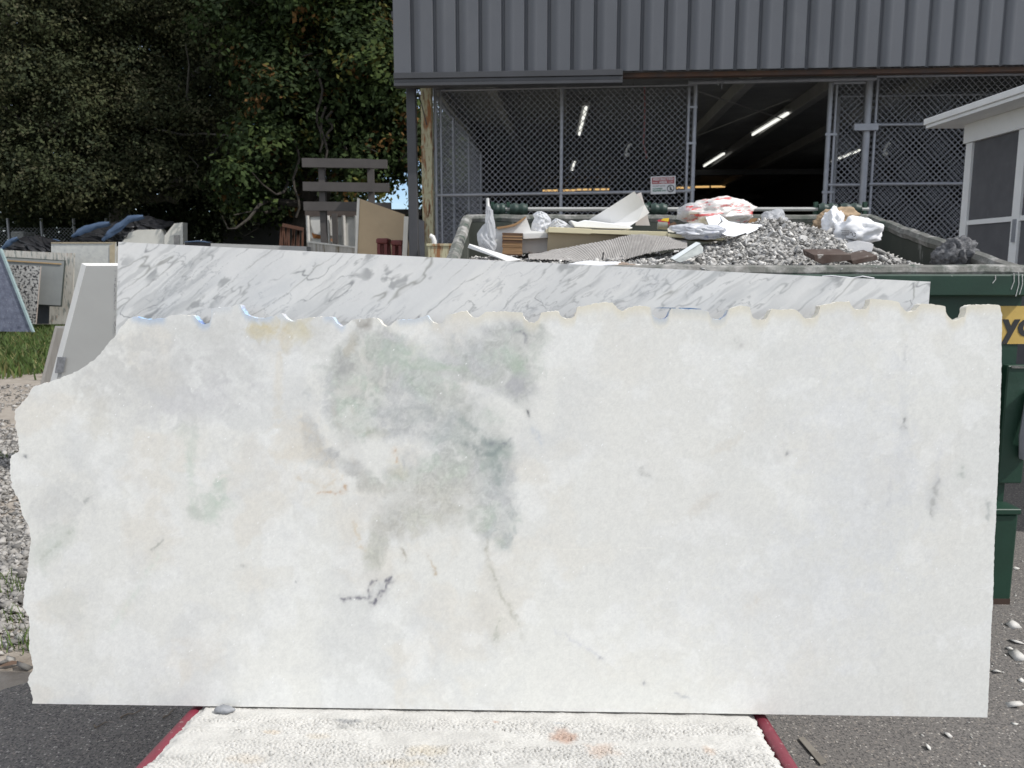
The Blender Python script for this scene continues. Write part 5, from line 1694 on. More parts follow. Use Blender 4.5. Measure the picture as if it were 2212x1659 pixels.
# woven grey mat draped over the rubble
tc_ = np.array(Z3([(700, 562), (860, 531), (1100, 486), (1300, 445), (1450, 415), (1550, 411), (1640, 420), (1760, 440), (1852, 466)]))
bc_ = np.array(Z3([(706, 590), (900, 600), (1100, 610), (1250, 614), (1400, 590), (1500, 565), (1600, 540), (1720, 520), (1856, 512)]))
nu_, nv_ = 320, 70
tu_ = np.linspace(0, 1, nu_)
tp_ = np.stack([np.interp(tu_, np.linspace(0, 1, 9), tc_[:, k]) for k in (0, 1)], 1)
bp_ = np.stack([np.interp(tu_, np.linspace(0, 1, 9), bc_[:, k]) for k in (0, 1)], 1)
V = []
for j in range(nv_):
    f_ = j / (nv_ - 1)
    for i in range(nu_):
        pxy = tp_[i] * (1 - f_) + bp_[i] * f_
        V.append(P(pxy[0], pxy[1], 4.70 - .32 * f_))
V = np.array(V)
ii, jj = np.meshgrid(np.arange(nu_), np.arange(nv_))
ii, jj = ii.ravel(), jj.ravel()
knit = np.sin(ii * 1.25 + jj * .7) * np.sin(jj * 1.3 - ii * .25)
V[:, 2] += .0045 * knit + .012 * (fbm(np.stack([ii, jj], 1) / 24., 401, 3) - .5)
V[:, 1] -= .004 * knit
g = .36 + .10 * knit + .12 * (fbm(np.stack([ii, jj], 1) / 12., 403, 3) - .5)
tag(put('woven_mat', V, quads(nu_, nv_)[:, ::-1], M('mat_fibre', (0.4, 0.38, 0.35), attr=True, sc_=200, attr_var=.2, rough=1.0), cols=np.stack([g, g * .95, g * .90], 1)), 'grey knitted mat draped over the rubble below the cream board', 'mat')
# strip, chunk, nail
tag(board(Z7([(238, 790), (216, 842), (770, 1030), (965, 1015)]), 4.35, (0, .07, .004), [.25, .25, 0, 0]).build('white_strip', m_white, bevel=.002), 'narrow off-white strip lying slanted at the left dumpster corner', 'board')
tch = T('tile_chunk', 'pale greenish tile chunk sticking out of the rubble', 'tile', P(1490, 560, 4.22))
board(Z8([(505, 915), (865, 690), (920, 720), (960, 765), (950, 840), (640, 975), (530, 940)]), 4.22, (0, .03, 0), [0, .05, .05, .04, .02, 0, 0]).build('tile_face', M('tile_stone', (0.46, 0.48, 0.46), (0.36, 0.38, 0.37), sc_=30, rough=.9), tch)
board(Z8([(500, 915), (862, 686), (925, 705), (560, 940)]), 4.215, (0, .004, 0), [0, .05, .05, 0]).build('pale_top_edge', M('tile_pale', (0.66, 0.70, 0.71), rough=.4), tch)  # paler strip along the upper edge
tag(MB().tube([P(*Z3([(1240, 596)])[0], 4.28), P(*Z3([(1246, 541)])[0], 4.28)], .004, 6).build('nail', m_sk), 'thin black nail sticking up from the woven mat', 'nail')
# wrapper, can, prints
wr = T('snack_wrapper', 'crumpled red and yellow snack wrapper beside the bent white sheet', 'wrapper', P(1440, 500, 5.0))
board(Z8([(312, 382), (400, 362), (478, 352), (492, 440), (474, 452), (455, 402), (340, 408)]), 5.0, (0, .012, 0), [0, .01, .02, 0, 0, .02, 0]).build('red_film', M('film_red', S(170, 36, 60), rough=.3), wr)
board(Z8([(362, 385), (400, 356), (482, 350), (470, 402)]), 4.985, (0, .004, 0)).build('yellow_film', M('film_yellow', S(226, 190, 44), rough=.3), wr)
tag(MB().tube([P(*Z8([(320, 455)])[0], 4.98), P(*Z8([(452, 462)])[0], 4.98)], .022, 12).build('crushed_can', M('can_dull', (0.14, 0.15, 0.13), (0.22, 0.21, 0.18), sc_=20, rough=.4), sm=True), 'dull dark crushed can below the red and yellow wrapper', 'can')
tag(board(Z8([(470, 440), (560, 405), (640, 500), (620, 560), (480, 520)]), 4.92, (0, .01, 0)).build('brown_card_scrap', m_cardd), 'brown card scrap beside the crushed can', 'card scrap')
tag(board(Z8([(458, 500), (500, 475), (585, 520), (550, 556), (470, 545)]), 4.86, (0, .008, 0)).build('receipt_scrap', m_white), 'small white paper scrap in front of the brown card scrap', 'paper scrap')
# bags
m_print = M('printed_bag', (0.76, 0.73, 0.70), (0.70, 0.66, 0.62), sc_=6, rough=.35, stretch=(.6, 1, 3.4), stain=[(S(206, 96, 94), 8, .53, .57), (S(120, 60, 46), 5.5, .62, .68)])
blob('printed_bag', 'white plastic bag with red print lying on the rubbish, largest bag', 'plastic bag', Z8([(1150, 300)])[0], 5.1, (.185, .12, .075), 53, m_print, .5, 2.8, 5, [(.15, 1, 5, .35), (.9, .3, 3, .2)])
blob('clear_bag', 'clear greyish bag end left of the red printed bag', 'plastic bag', Z8([(790, 290)])[0], 5.12, (.085, .09, .055), 59, m_clear, .45, 2.2, 5, [(.5, 1, 5, .35)])
m_bluebag = M('blue_print_bag', (0.74, 0.75, 0.78), (0.68, 0.69, 0.73), sc_=6, rough=.35, translucent=.3, stain=[(S(70, 96, 160), 9, .60, .68)])
blob('blue_print_bag', 'white bag with blue print sagging over the cream board', 'plastic bag', Z8([(930, 545)])[0], 4.72, (.150, .10, .045), 61, m_bluebag, .5, 3.0, 5, [(-.8, .7, 5, .3)])
blob('small_grey_bag', 'small greyish plastic bag at the top of the rubble peak', 'plastic bag', Z8([(1940, 375)])[0], 5.35, (.085, .08, .05), 67, m_clear, .45, 2.4, 5, [(.2, 1, 6, .4)])
tag(board(Z8([(1600, 362), (1700, 352), (1790, 360), (1700, 436), (1600, 432)]), 5.4, (0, .02, 0)).build('brown_card_flap', m_card), 'brown card flap between the printed bag and the small grey bag', 'card scrap')
wr = T('candy_wrapper', 'red wrapper with yellow corner right of the takeaway box', 'wrapper', P(1650, 480, 5.2))
board(Z8([(1640, 425), (1760, 405), (1890, 415), (1880, 440), (1800, 436), (1700, 440)]), 5.2, (0, .012, 0)).build('red_film', MATS['film_red'], wr)
board(Z8([(1720, 440), (1790, 432), (1800, 452), (1730, 455)]), 5.19, (0, .006, 0)).build('yellow_film', MATS['film_yellow'], wr)
# takeaway box, opened flat
fb = T('foam_takeaway_box', 'opened white foam takeaway box in front of the red printed bag', 'food box', P(1590, 508, 4.75))
board(Z8([(995, 345), (1190, 303), (1245, 360), (1110, 512), (1055, 480)]), 4.74, (0, .012, .002), [0, .06, .05, -.04, -.03]).build('lid_panel', m_foam, fb, bevel=.002)
board(Z8([(1190, 303), (1318, 398), (1480, 428), (1240, 400)]), 4.80, (0, .012, 0), [0, -.02, 0, -.05]).build('lid_rim', m_foam, fb)
board(Z8([(1112, 515), (1240, 402), (1480, 430), (1565, 560), (1400, 612), (1290, 605)]), 4.70, (0, .012, .002), [-.04, .05, .07, .0, -.06, -.05]).build('tray_panel', m_foam, fb, bevel=.002)
board(Z8([(1484, 430), (1810, 448), (1700, 525), (1572, 585), (1566, 560)]), 4.76, (0, .012, .002), [.01, .05, -.02, -.06, -.06]).build('tray_side', m_foam, fb, bevel=.002)
# paper bags on the right of the peak
m_kraft = M('kraft_paper', (0.40, 0.29, 0.19), (0.33, 0.24, 0.15), sc_=7, rough=.9)
m_paper = M('white_paper', (0.76, 0.76, 0.77), (0.70, 0.70, 0.72), sc_=9, rough=.8)
blob('kraft_bag', 'crumpled brown paper bag behind the white paper on the rubble peak', 'paper bag', Z4([(1075, 270)])[0], 5.05, (.115, .08, .07), 71, m_kraft, .55, 3.4, 5, [(.55, 1, 6, .3), (-1, -.4, 4, .4)])
blob('white_paper_wad', 'crumpled white paper wad in front of the brown paper bag', 'paper', Z4([(1045, 292)])[0], 4.92, (.06, .06, .085), 73, m_paper, .6, 3.0, 5, [(.4, 1, 6, .25), (-.3, -1, 5, .3)])
wb = T('white_paper_bag', 'crumpled white paper bag with small dark recycling print, rightmost paper on the rubble', 'paper bag', P(1850, 525, 4.7))
c = P(*Z4([(1195, 325)])[0], 4.7)
fn0 = crumple(79, .55, 2.9)
v, f = sphere_blob(c, (.125, .09, .075), lambda v: fn0(v) + .25 * np.clip(v @ np.array([-.2, 0, .98]), 0, 1) ** 6 + .2 * np.clip(v @ np.array([.95, 0, .3]), 0, 1) ** 5, 4)
put('bag_body', v, f, m_paper, wb)
fy = v[:, 1].min() - .002
for k in range(3):
    a0_ = 2.1 * k
    pc = P(*Z4([(1178, 346)])[0], fy)
    MB().tube([pc + .010 * np.array([math.cos(a0_ + t), 0, math.sin(a0_ + t)]) for t in np.linspace(.25, 1.7, 5)], .0022, 5).build('recycling_arrow', m_sk, wb)
for x0, x1, y0 in ((1100, 1150, 320), (1105, 1150, 332), (1102, 1146, 344), (1155, 1165, 330)):
    board(Z4([(x0, y0), (x1, y0 + 1), (x1, y0 + 6), (x0, y0 + 5)]), fy, (0, .003, 0)).build('print_mark', M('ink_grey', (0.12, 0.12, 0.13)), wb)
# slurry flakes, rusted plates, net
m_flake = M('slurry_flake', (0.40, 0.40, 0.40), (0.32, 0.32, 0.33), sc_=9, rough=.95, bump=.003, bsc=40)
for k, (pts, Y, lab) in enumerate([([(1060, 355), (1130, 345), (1210, 375), (1180, 398), (1070, 385)], 4.62, 'flat grey slurry flake just below the white paper bag'),
                                   ([(1120, 415), (1220, 392), (1300, 405), (1290, 450), (1150, 455)], 4.5, 'larger pale slurry flake above the rusted plates'),
                                   ([(1005, 410), (1050, 400), (1080, 430), (1040, 450)], 4.52, 'small pale slurry flake left of the larger flake')]):
    tag(board(Z4(pts), Y, (0, .05, .012), [.03, .04, .03, -.02, -.02]).build('slurry_flake', m_flake, bevel=.003), lab, 'stone flake', 'slurry flakes on the rubble')
m_rplate = M('rusted_plate', (0.06, 0.036, 0.027), (0.10, 0.075, 0.062), sc_=12, rough=.85, stain=((0.42, 0.40, 0.37), 22, .60, .68))
for k, (pts, lab) in enumerate([([(930, 468), (1160, 466), (1166, 502), (1050, 515), (985, 526), (940, 506)], 'rusty brown plate on the rubble near the front rim, left of two'),
                                ([(1166, 504), (1318, 471), (1325, 500), (1200, 524), (1170, 527)], 'rusty brown plate on the rubble near the front rim, right of two')]):
    q = [P(a, b, 4.09 + .03 * k) for a, b in Z4(pts)]
    tag(MB().prism(q, (0, .16, .03)).build('rusted_plate', m_rplate, bevel=.002), lab, 'metal plate', 'rusty plates on the rubble')
blob('dark_net_lump', 'dark grey tangled net lump against the right dumpster wall', 'net', Z4([(1800, 465)])[0], 4.50, (.10, .09, .075), 83, M('dark_net', (0.07, 0.07, 0.075), (0.17, 0.17, 0.175), sc_=60, rough=.95, bump=.004, bsc=120), .5, 5.0, 5, [(.2, 1, 5, .25), (-1, -.3, 4, .3)])
blob('white_cloth', 'crumpled white cloth just above the veined slab edge', 'cloth', Z3([(1175, 645)])[0], 4.12, (.155, .05, .028), 89, m_paper, .4, 2.6, 4)
blob('brown_fibre_scrap', 'brownish fibre scrap right of the white cloth', 'fibre', Z3([(1365, 648)])[0], 4.13, (.10, .05, .022), 97, M('brown_fibre', (0.32, 0.25, 0.20), (0.22, 0.18, 0.15), sc_=60, rough=1.0), .5, 4, 4)
tag(MB().tube([P(a, b, 3.915) for a, b in Z4([(985, 600), (1040, 597), (1110, 604), (1170, 610), (1230, 600), (1300, 612)])], .004, 5).build('torn_strip', M('grey_strip', (0.5, 0.5, 0.52), rough=.5)), 'thin torn grey strip hanging on the dumpster front band', 'strip')

# ------------------------------------------------------------------ slabs standing in the yard at left
def stone(name, label, pts, Y, th, mat, edge=None, group=None, lean=.0, base=None):
    """upright stone sheet with its own thickness; leans back by lean (m per m)"""
    zs_ = [P(a, b, Y)[2] for a, b in pts]
    z0 = min(zs_)
    q = []
    for a, b in pts:
        p_ = P(a, b, Y)
        p_ = P(a, b, Y + lean * (p_[2] - z0))
        q.append(p_)
    t = T(name, label, 'slab', (np.mean([p[0] for p in q]), Y, min(p[2] for p in q)), group)
    MB().prism([p + np.array([0, .002, 0]) for p in q], (0, th, 0)).build('stone_body', edge or mat, t)
    MB().prism(q, (0, .0015, 0)).build('polished_face', mat, t)
    return t


m_quartz = M('grey_quartz', (0.35, 0.35, 0.335), (0.33, 0.33, 0.315), sc_=3, rough=.5)
m_qedge = M('quartz_edge', (0.76, 0.75, 0.71), (0.72, 0.71, 0.67), sc_=6, rough=.7)
YQ = 6.2
gq = T('grey_quartz_slab', 'plain grey slab with slanted mitred left edge standing behind the slabs at left', 'slab', P(230, 1050, YQ))
LEANQ = .12


def pq(x, y, off=0.0):
    z = P(x, y, YQ)[2]
    return P(x, y, YQ + LEANQ * max(z, 0) + off)


fr = [pq(186, 574), pq(560, 574), pq(560, 1120), pq(44, 1120)]
bk = [pq(176, 568.5, .05), pq(560, 568.5, .05), pq(560, 1120, .05), pq(30, 1120, .05)]
MB().add(fr, [(0, 1, 2, 3)]).build('grey_face', m_quartz, gq)
mb = MB().add(fr + bk, [(4, 5, 1, 0), (5, 6, 2, 1), (6, 7, 3, 2), (7, 4, 0, 3), (7, 6, 5, 4)])
mb.build('mitred_edge', m_qedge, gq)
tp4 = [pq(*p, -.004) for p in ((124, 771), (142.5, 772), (137, 805), (118, 806))]
MB().prism(tp4, (0, .003, 0)).build('dark_tape', M('tape_dark', (0.12, 0.125, 0.13), (0.22, 0.22, 0.23), sc_=30, rough=.4), gq)
mb = MB()
rg = np.random.default_rng(5)
yk = 575
while yk < 725:
    if rg.random() < .72:
        for _ in range(rg.integers(1, 4)):
            a = 246.5 + rg.uniform(0, 3.2)
            b = yk + rg.uniform(0, 3)
            mb.prism([pq(a, b, -.002), pq(a + rg.uniform(.6, 1.6), b, -.002), pq(a + rg.uniform(.6, 1.6), b + rg.uniform(.5, 2), -.002), pq(a, b + 1.5, -.002)], (0, .001, 0))
    yk += 3.6
o = mb.build('ink_stamp', M('ink_grey', (0.12, 0.12, 0.13)), gq)
o['kind'] = 'stuff'
YS = 6.55
sq = T('small_stone_offcut', 'short beige stone offcut left of the plain grey slab', 'slab', P(110, 1050, YS))
fr = [P(124, 709, YS), P(150, 709, YS), P(150, 1040, YS - .1), P(38, 1040, YS - .1)]
bk = [P(119, 704, YS + .06), P(150, 704, YS + .06), P(150, 1040, YS - .04), P(32, 1040, YS - .04)]
MB().add(fr + bk, [(0, 1, 2, 3), (4, 5, 1, 0), (5, 6, 2, 1), (6, 7, 3, 2), (7, 4, 0, 3), (7, 6, 5, 4)]).build('stone_body', M('beige_offcut', (0.50, 0.46, 0.40), (0.42, 0.38, 0.33), sc_=6, rough=.8, stretch=(6, 6, .5)), sq)

# far slabs, about twenty metres off
m_blue = M('blue_granite', (0.20, 0.215, 0.28), (0.11, 0.12, 0.17), sc_=9, rough=.4, stain=[((0.36, 0.37, 0.42), 26, .57, .66), ((0.05, 0.055, 0.09), 3, .6, .75)])
m_speck = M('speckled_granite', (0.60, 0.59, 0.56), (0.46, 0.45, 0.43), sc_=12, rough=.4, stain=[((0.32, 0.27, 0.22), 10, .60, .68), ((0.04, 0.04, 0.045), 17, .50, .55)])
m_vein = M('tan_vein_stone', (0.62, 0.60, 0.55), (0.50, 0.46, 0.40), sc_=5, rough=.4, stretch=(3.4, 1, .8), stain=[((0.22, 0.24, 0.22), 4.5, .53, .60), ((0.42, 0.29, 0.22), 4, .60, .68)])
m_mott = M('mottled_pale_stone', (0.60, 0.60, 0.56), (0.50, 0.50, 0.48), sc_=9, rough=.5, stain=((0.36, 0.37, 0.36), 11, .58, .68))
m_grey = M('dull_grey_stone', (0.30, 0.31, 0.30), (0.27, 0.28, 0.275), sc_=4, rough=.6)
m_dkedge = M('dark_green_edge', (0.07, 0.085, 0.075), rough=.7)
m_offw = M('off_white_stone', (0.68, 0.66, 0.60), (0.62, 0.60, 0.54), sc_=4, rough=.6)
G = 'stone slabs standing on the far grass'
t = stone('blue_granite_slab', 'blue-grey granite slab with slanted pale edge at the far left', Z6([(-500, 1500), (410, 1518), (-15, 430), (-40, 360), (-500, 360)]), 18.0, .05, m_blue, group=G)
MB().prism([P(a, b, 17.97) for a, b in Z6([(410, 1520), (438, 1520), (10, 430), (-20, 425)])], (0, .06, 0)).build('pale_edge', M('pale_blue_edge', (0.36, 0.47, 0.48), rough=.6), t)
t = stone('speckled_granite_slab', 'black and white speckled granite piece propped on the grey slab', Z6([(60, 640), (528, 658), (465, 1415), (60, 1415)]), 18.7, .04, m_speck, M('pinkish_edge', (0.55, 0.47, 0.42)), group=G)
t = stone('grey_bordered_slab', 'dull grey slab with dark border and orange strip on the far grass', Z6([(20, 545), (840, 592), (790, 1172), (20, 1130)]), 19.1, .04, m_grey, m_dkedge, group=G)
MB().prism([P(a, b, 19.14) for a, b in Z6([(10, 530), (856, 582), (805, 1190), (10, 1145)])], (0, .02, 0)).build('dark_border', m_dkedge, t)
MB().prism([P(a, b, 19.08) for a, b in Z6([(20, 572), (800, 622), (800, 636), (20, 588)])], (0, .015, 0)).build('orange_strip', M('strip_orange', (0.50, 0.34, 0.17), rough=.7), t)
stone('dark_slate_piece', 'dark slate piece low behind the speckled granite', Z6([(440, 1150), (640, 1160), (632, 1412), (440, 1412)]), 19.35, .03, M('dark_slate', (0.085, 0.09, 0.10), (0.06, 0.065, 0.075), sc_=4, rough=.6), group=G)
stone('tan_veined_slab', 'cream slab with tan and green wavy veins behind the grey slab', Z6([(-20, 443), (680, 478), (970, 488), (950, 1010), (900, 1415), (-20, 1415)]), 19.6, .04, m_vein, group=G)
t = stone('mottled_pale_slab', 'pale mottled slab with tan right border behind the veined slab', Z6([(668, 347), (1512, 345), (1495, 1380), (668, 1380)]), 20.3, .04, m_mott, group=G)
MB().prism([P(a, b, 20.28) for a, b in Z6([(1432, 380), (1500, 360), (1490, 1000), (1432, 1000)])], (0, .01, 0)).build('tan_border', M('tan_stone', (0.50, 0.42, 0.29), rough=.7), t)
MB().prism([P(a, b, 20.28) for a, b in Z6([(668, 345), (1512, 343), (1512, 358), (668, 360)])], (0, .01, 0)).build('tan_border', MATS['tan_stone'], t)
stone('white_end_slab', 'white slab end showing between the mottled slab and the veined white slab', Z6([(1480, 400), (1600, 395), (1600, 1200), (1480, 1200)]), 20.6, .05, m_offw, group=G)
stone('white_tarp_slab', 'off-white slab partly under the black tarp', Z5([(860, 400), (940, 305), (1000, 285), (1170, 282), (1190, 330), (1190, 900), (860, 900)]), 21.2, .25, m_offw, group=G)
t = stone('tall_offwhite_slab', 'tallest off-white slab standing at the right end of the tarp', Z5([(1192, 330), (1265, 240), (1326, 232), (1332, 900), (1192, 900)]), 20.9, .3, m_offw, group=G)
MB().prism([P(a, b, 20.88) for a, b in Z5([(1262, 325), (1302, 322), (1302, 420), (1262, 420)])], (0, .015, 0)).build('grey_label', M('label_grey', (0.36, 0.34, 0.32)), t)


def tarp(name, label, top, bot, Y, depth, seed, strips):
    """draped sheet: silhouette line on top, folds running down, closed behind"""
    top, bot = np.array(top), np.array(bot)
    nu_, nv_ = 120, 40
    tt_ = np.linspace(0, 1, nu_)
    a = np.stack([np.interp(tt_, np.linspace(0, 1, len(top)), top[:, k]) for k in (0, 1)], 1)
    b = np.stack([np.interp(tt_, np.linspace(0, 1, len(bot)), bot[:, k]) for k in (0, 1)], 1)
    V = []
    for j in range(nv_):
        f_ = j / (nv_ - 1)
        if f_ < .25:      # over the back
            g_ = f_ / .25
            for i in range(nu_):
                p = P(*a[i], Y)
                V.append(p + np.array([0, depth * (1 - g_), -.5 * (1 - g_) ** 2]))
        else:
            g_ = (f_ - .25) / .75
            for i in range(nu_):
                pxy = a[i] * (1 - g_) + b[i] * g_
                V.append(P(pxy[0], pxy[1], Y - .35 * math.sin(g_ * 1.57)))
    V = np.array(V)
    ii, jj = np.meshgrid(np.arange(nu_), np.arange(nv_))
    q = np.stack([ii.ravel() - .9 * jj.ravel(), jj.ravel() * .35], 1)
    fold = fbm(q / 7., seed, 4) - .5
    V[:, 1] += .45 * fold
    V[:, 2] += .16 * fold * (jj.ravel() > 8)
    t = T(name, label, 'tarp', (V[:, 0].mean(), Y, V[:, 2].min()), 'black tarps over the stored slabs')
    put('tarp_sheet', V, quads(nu_, nv_), M('black_tarp', (0.012, 0.012, 0.014), (0.03, 0.03, 0.032), sc_=3, rough=.38), t, sm=True)
    for pts, wd in strips:
        q = [P(x_, y_, Y - .55) for x_, y_ in pts]
        n_s = 24
        tq = np.linspace(0, 1, n_s)
        line = np.stack([np.interp(tq, np.linspace(0, 1, len(q)), np.array(q)[:, k]) for k in range(3)], 1)
        w_ = .62 * wd * (.6 + .6 * np.sin(tq * 3.14)) * (0.8 + .4 * noise(np.stack([tq * 9, tq * 0], 1), seed))
        rows_ = np.stack([line + np.array([-.3, .08, .5]) * w_[:, None], line + np.array([0, -.05, 0]), line + np.array([.3, .0, -.5]) * w_[:, None]], 1).reshape(-1, 3)
        put('blue_fold', rows_, quads(3, n_s), M('blue_tarp', (0.075, 0.12, 0.20), (0.05, 0.085, 0.15), sc_=4, rough=.45), t, sm=True)
    return t


tarp('black_tarp', 'large black tarp with blue folds draped over slabs below the trees', Z5([(500, 362), (560, 305), (680, 255), (800, 237), (900, 205), (980, 187), (1060, 190), (1150, 206), (1270, 240)]),
     Z5([(500, 372), (620, 380), (740, 385), (860, 385), (890, 365), (940, 310), (1000, 285), (1170, 285), (1268, 250)]), 21.6, 1.2, 501,
     [(Z5([(525, 335), (600, 290), (700, 255), (800, 238)]), .22), (Z5([(745, 362), (800, 310), (870, 260), (940, 205), (1045, 190)]), .24), (Z5([(760, 330), (850, 285), (900, 255)]), .08)])
tarp('black_tarp', 'smaller black tarp heap behind the tan veined slab', Z6([(20, 440), (110, 345), (230, 290), (400, 265), (480, 258), (560, 285), (650, 300), (730, 310), (790, 335)]),
     Z6([(20, 450), (150, 460), (300, 465), (450, 470), (560, 470), (650, 470), (670, 440), (700, 360), (790, 340)]), 21.0, 1.0, 521,
     [(Z6([(25, 430), (90, 370), (150, 325), (240, 290)]), .16), (Z6([(700, 305), (790, 330)]), .05)])
tarp('blue_grey_tarp', 'low strip of blue-grey tarp right of the tall off-white slab', [(398, 523), (410, 521), (430, 520.5), (455, 523)], [(398, 535), (410, 535), (430, 535), (455, 535)], 20.0, .6, 541, [([(400, 523), (430, 521.5), (455, 524)], .06)])

# ------------------------------------------------------------------ yard things between the trees and the warehouse
m_brown = M('brown_steel', (0.085, 0.075, 0.07), (0.07, 0.062, 0.058), sc_=3, rough=.6)
rk = T('steel_rack', 'dark brown steel rack with three long beams in front of the trees', 'rack', P(745, 540, 19))
for (x0, y0, x1, y1, y2) in ((290, 288, 1140, 300, 300), (300, 582, 1165, 595, 592), (310, 828, 1190, 835, 832)):
    a, b = P(*Z9([(x0, y0)])[0], 19.0), P(*Z9([(x1, y1)])[0], 19.0)
    MB().beam(a, b, .14, .20).build('beam', m_brown, rk)
    c = P(*Z9([(x1 + 200, y2 + 6)])[0], 18.6)
    d_ = P(*Z9([(x1 + 0, y2 + 6)])[0], 18.6)
    MB().beam(d_, c, .14, .19).build('beam', m_brown, rk)
for x in (528, 1135):
    a = P(*Z9([(x, 300)])[0], 19.1)
    MB().beam(a, (a[0], a[1], 0), .14, .14).build('upright', m_brown, rk)
    MB().beam((a[0], a[1] + 1.2, 2.9), (a[0], a[1] + 1.2, 0), .12, .12).build('upright', m_brown, rk)
# white container end
m_cont = M('container_white', (0.55, 0.54, 0.51), (0.48, 0.47, 0.44), sc_=3, rough=.6, stain=[((0.26, 0.10, 0.04), 1.7, .64, .70), ((0.34, 0.33, 0.31), 5, .6, .75)])
a, b = P(*Z9([(335, 895)])[0], 20.5), P(*Z9([(975, 895)])[0], 20.5)
cn = T('white_container', 'old white shipping container end with rust patches under the steel rack', 'container', ((a[0] + b[0]) / 2, 20.5, 0))
MB().box((a[0], 20.5, .1), (b[0], 25, a[2])).build('container_body', m_cont, cn)
MB().box((a[0] - .02, 20.44, a[2] - .12), (b[0] + .02, 20.5, a[2] + .02)).build('header', M('header_dark', (0.09, 0.07, 0.06), rough=.8), cn)
for x in (352, 607, 800, 955):
    X = P(*Z9([(x, 1000)])[0], 20.45)[0]
    MB().tube([(X, 20.45, .15), (X, 20.45, a[2] - .1)], .045, 8).build('locking_bar', M('bar_offwhite', (0.60, 0.58, 0.54), rough=.6), cn, sm=True)
for q4 in ([(385, 950), (575, 960), (575, 1170), (520, 1185), (430, 1165), (390, 1050)], [(625, 960), (780, 965), (780, 1190), (625, 1195)]):
    MB().prism([P(x, y, 20.47) for x, y in Z9(q4)], (0, .02, 0)).build('door_panel', M('container_panel', (0.60, 0.59, 0.56), (0.54, 0.53, 0.5), sc_=3, rough=.55), cn)
MB().prism([P(x, y, 20.462) for x, y in Z9([(400, 1150), (430, 1175), (520, 1190), (590, 1180), (590, 1240), (420, 1225)])], (0, .006, 0)).build('rust_patch', M('rust_orange', (0.22, 0.085, 0.02), rough=.9), cn)
MB().prism([P(x, y, 20.462) for x, y in Z9([(640, 1230), (730, 1225), (700, 1250), (680, 1275), (630, 1260)])], (0, .006, 0)).build('rust_patch', M('rust_pale', (0.42, 0.24, 0.15), rough=.9), cn)
# tilted streaked slab lying in front of it
t = T('streaked_slab', 'dirty white slab with brown streaks lying tilted in front of the container', 'slab', P(720, 560, 15))
MB().prism([P(x, y, 15) for x, y in Z9([(345, 1270), (1018, 1352), (1005, 1440), (330, 1400)])], (0, .6, .0)).build('stone_body', M('streaked_white', (0.55, 0.53, 0.49), (0.42, 0.39, 0.34), sc_=4, rough=.8, stretch=(6, 1, .4), stain=((0.20, 0.165, 0.11), 2.6, .52, .62)), t)
MB().prism([P(x, y, 14.98) for x, y in Z9([(343, 1262), (1020, 1346), (1018, 1360), (345, 1280)])], (0, .62, .004)).build('white_edge', m_offw, t)
# long low slab edge behind the veined slab
a, b = P(455, 525.5, 14.5), P(662, 532.5, 14.5)
tag(MB().prism([a, b, b - ZUP * .9, a - ZUP * .9], (0, .3, 0)).build('long_grey_slab', M('long_grey_stone', (0.42, 0.42, 0.41), (0.36, 0.36, 0.35), sc_=5, rough=.8)), 'long grey slab edge showing just above the veined slab', 'slab')
# rusty railing
rl = T('rusty_railing', 'rusty slanted railing left of the white container', 'railing', P(635, 545, 17))
m_rr = M('rusty_rail', (0.13, 0.055, 0.03), (0.09, 0.045, 0.03), sc_=6, rough=.9)
MB().beam(P(*Z9([(40, 1060)])[0], 17), P(*Z9([(300, 1115)])[0], 17), .05, .07).build('top_rail', m_rr, rl)
for x0, x1 in ((35, 40), (55, 100), (110, 60), (120, 115), (190, 130), (175, 180), (240, 200), (235, 250), (290, 285), (30, -10)):
    MB().beam(P(*Z9([(x0, 1070 + .2 * x0)])[0], 17.02), P(*Z9([(x1, 1560)])[0], 17.02), .035, .035).build('bar', m_rr, rl)
# tan panel leaning, with two red stools before it
tpn = T('tan_board', 'large tan board leaning beside the container, left edge coloured as sunlit', 'board', P(840, 560, 13.6))
MB().prism([P(x, y, 13.6 + d_) for (x, y), d_ in zip(Z9([(985, 728), (1560, 932), (1640, 1560), (950, 1560)]), (.3, .1, -.3, 0))], (0, .05, 0)).build('board_face', M('tan_panel', (0.42, 0.32, 0.20), (0.37, 0.28, 0.175), sc_=2, rough=.8), tpn)
MB().prism([P(x, y, 13.58 + d_) for (x, y), d_ in zip(Z9([(968, 722), (1000, 735), (962, 1560), (932, 1560)]), (.3, .3, 0, 0))], (0, .06, 0)).build('pale_edge', m_offw, tpn)  # sunlit left strip of the board, put into its colour
m_stool = M('red_stool', (0.16, 0.035, 0.03), (0.12, 0.03, 0.026), sc_=5, rough=.6)
for k, (x0, x1, y0) in enumerate(((1200, 1350, 1225), (1385, 1530, 1248))):
    Yk = 12.9
    a, b = P(*Z9([(x0, y0)])[0], Yk), P(*Z9([(x1, y0)])[0], Yk)
    stl = T('red_stool', ['dark red stool in the shade of the tan board, left of two', 'dark red stool in the shade of the tan board, right of two'][k], 'stool', ((a[0] + b[0]) / 2, Yk, 0), 'red stools by the tan board')
    MB().box((a[0], Yk, a[2] - .09), (b[0], Yk + .4, a[2])).build('seat', m_stool, stl, bevel=.02)
    for X, YY in ((a[0] + .04, Yk + .04), (b[0] - .04, Yk + .04), (a[0] + .04, Yk + .36), (b[0] - .04, Yk + .36)):
        MB().beam((X, YY, a[2] - .09), (X, YY, 0), .08, .05).build('leg', m_stool, stl)
t = tag(MB().prism([P(x, y, 12.4) for x, y in Z9([(1552, 952), (1606, 958), (1580, 1600), (1520, 1600)])], (0, .05, 0)).build('pale_plank', m_offw), 'narrow pale plank leaning left of the dark post', 'plank')
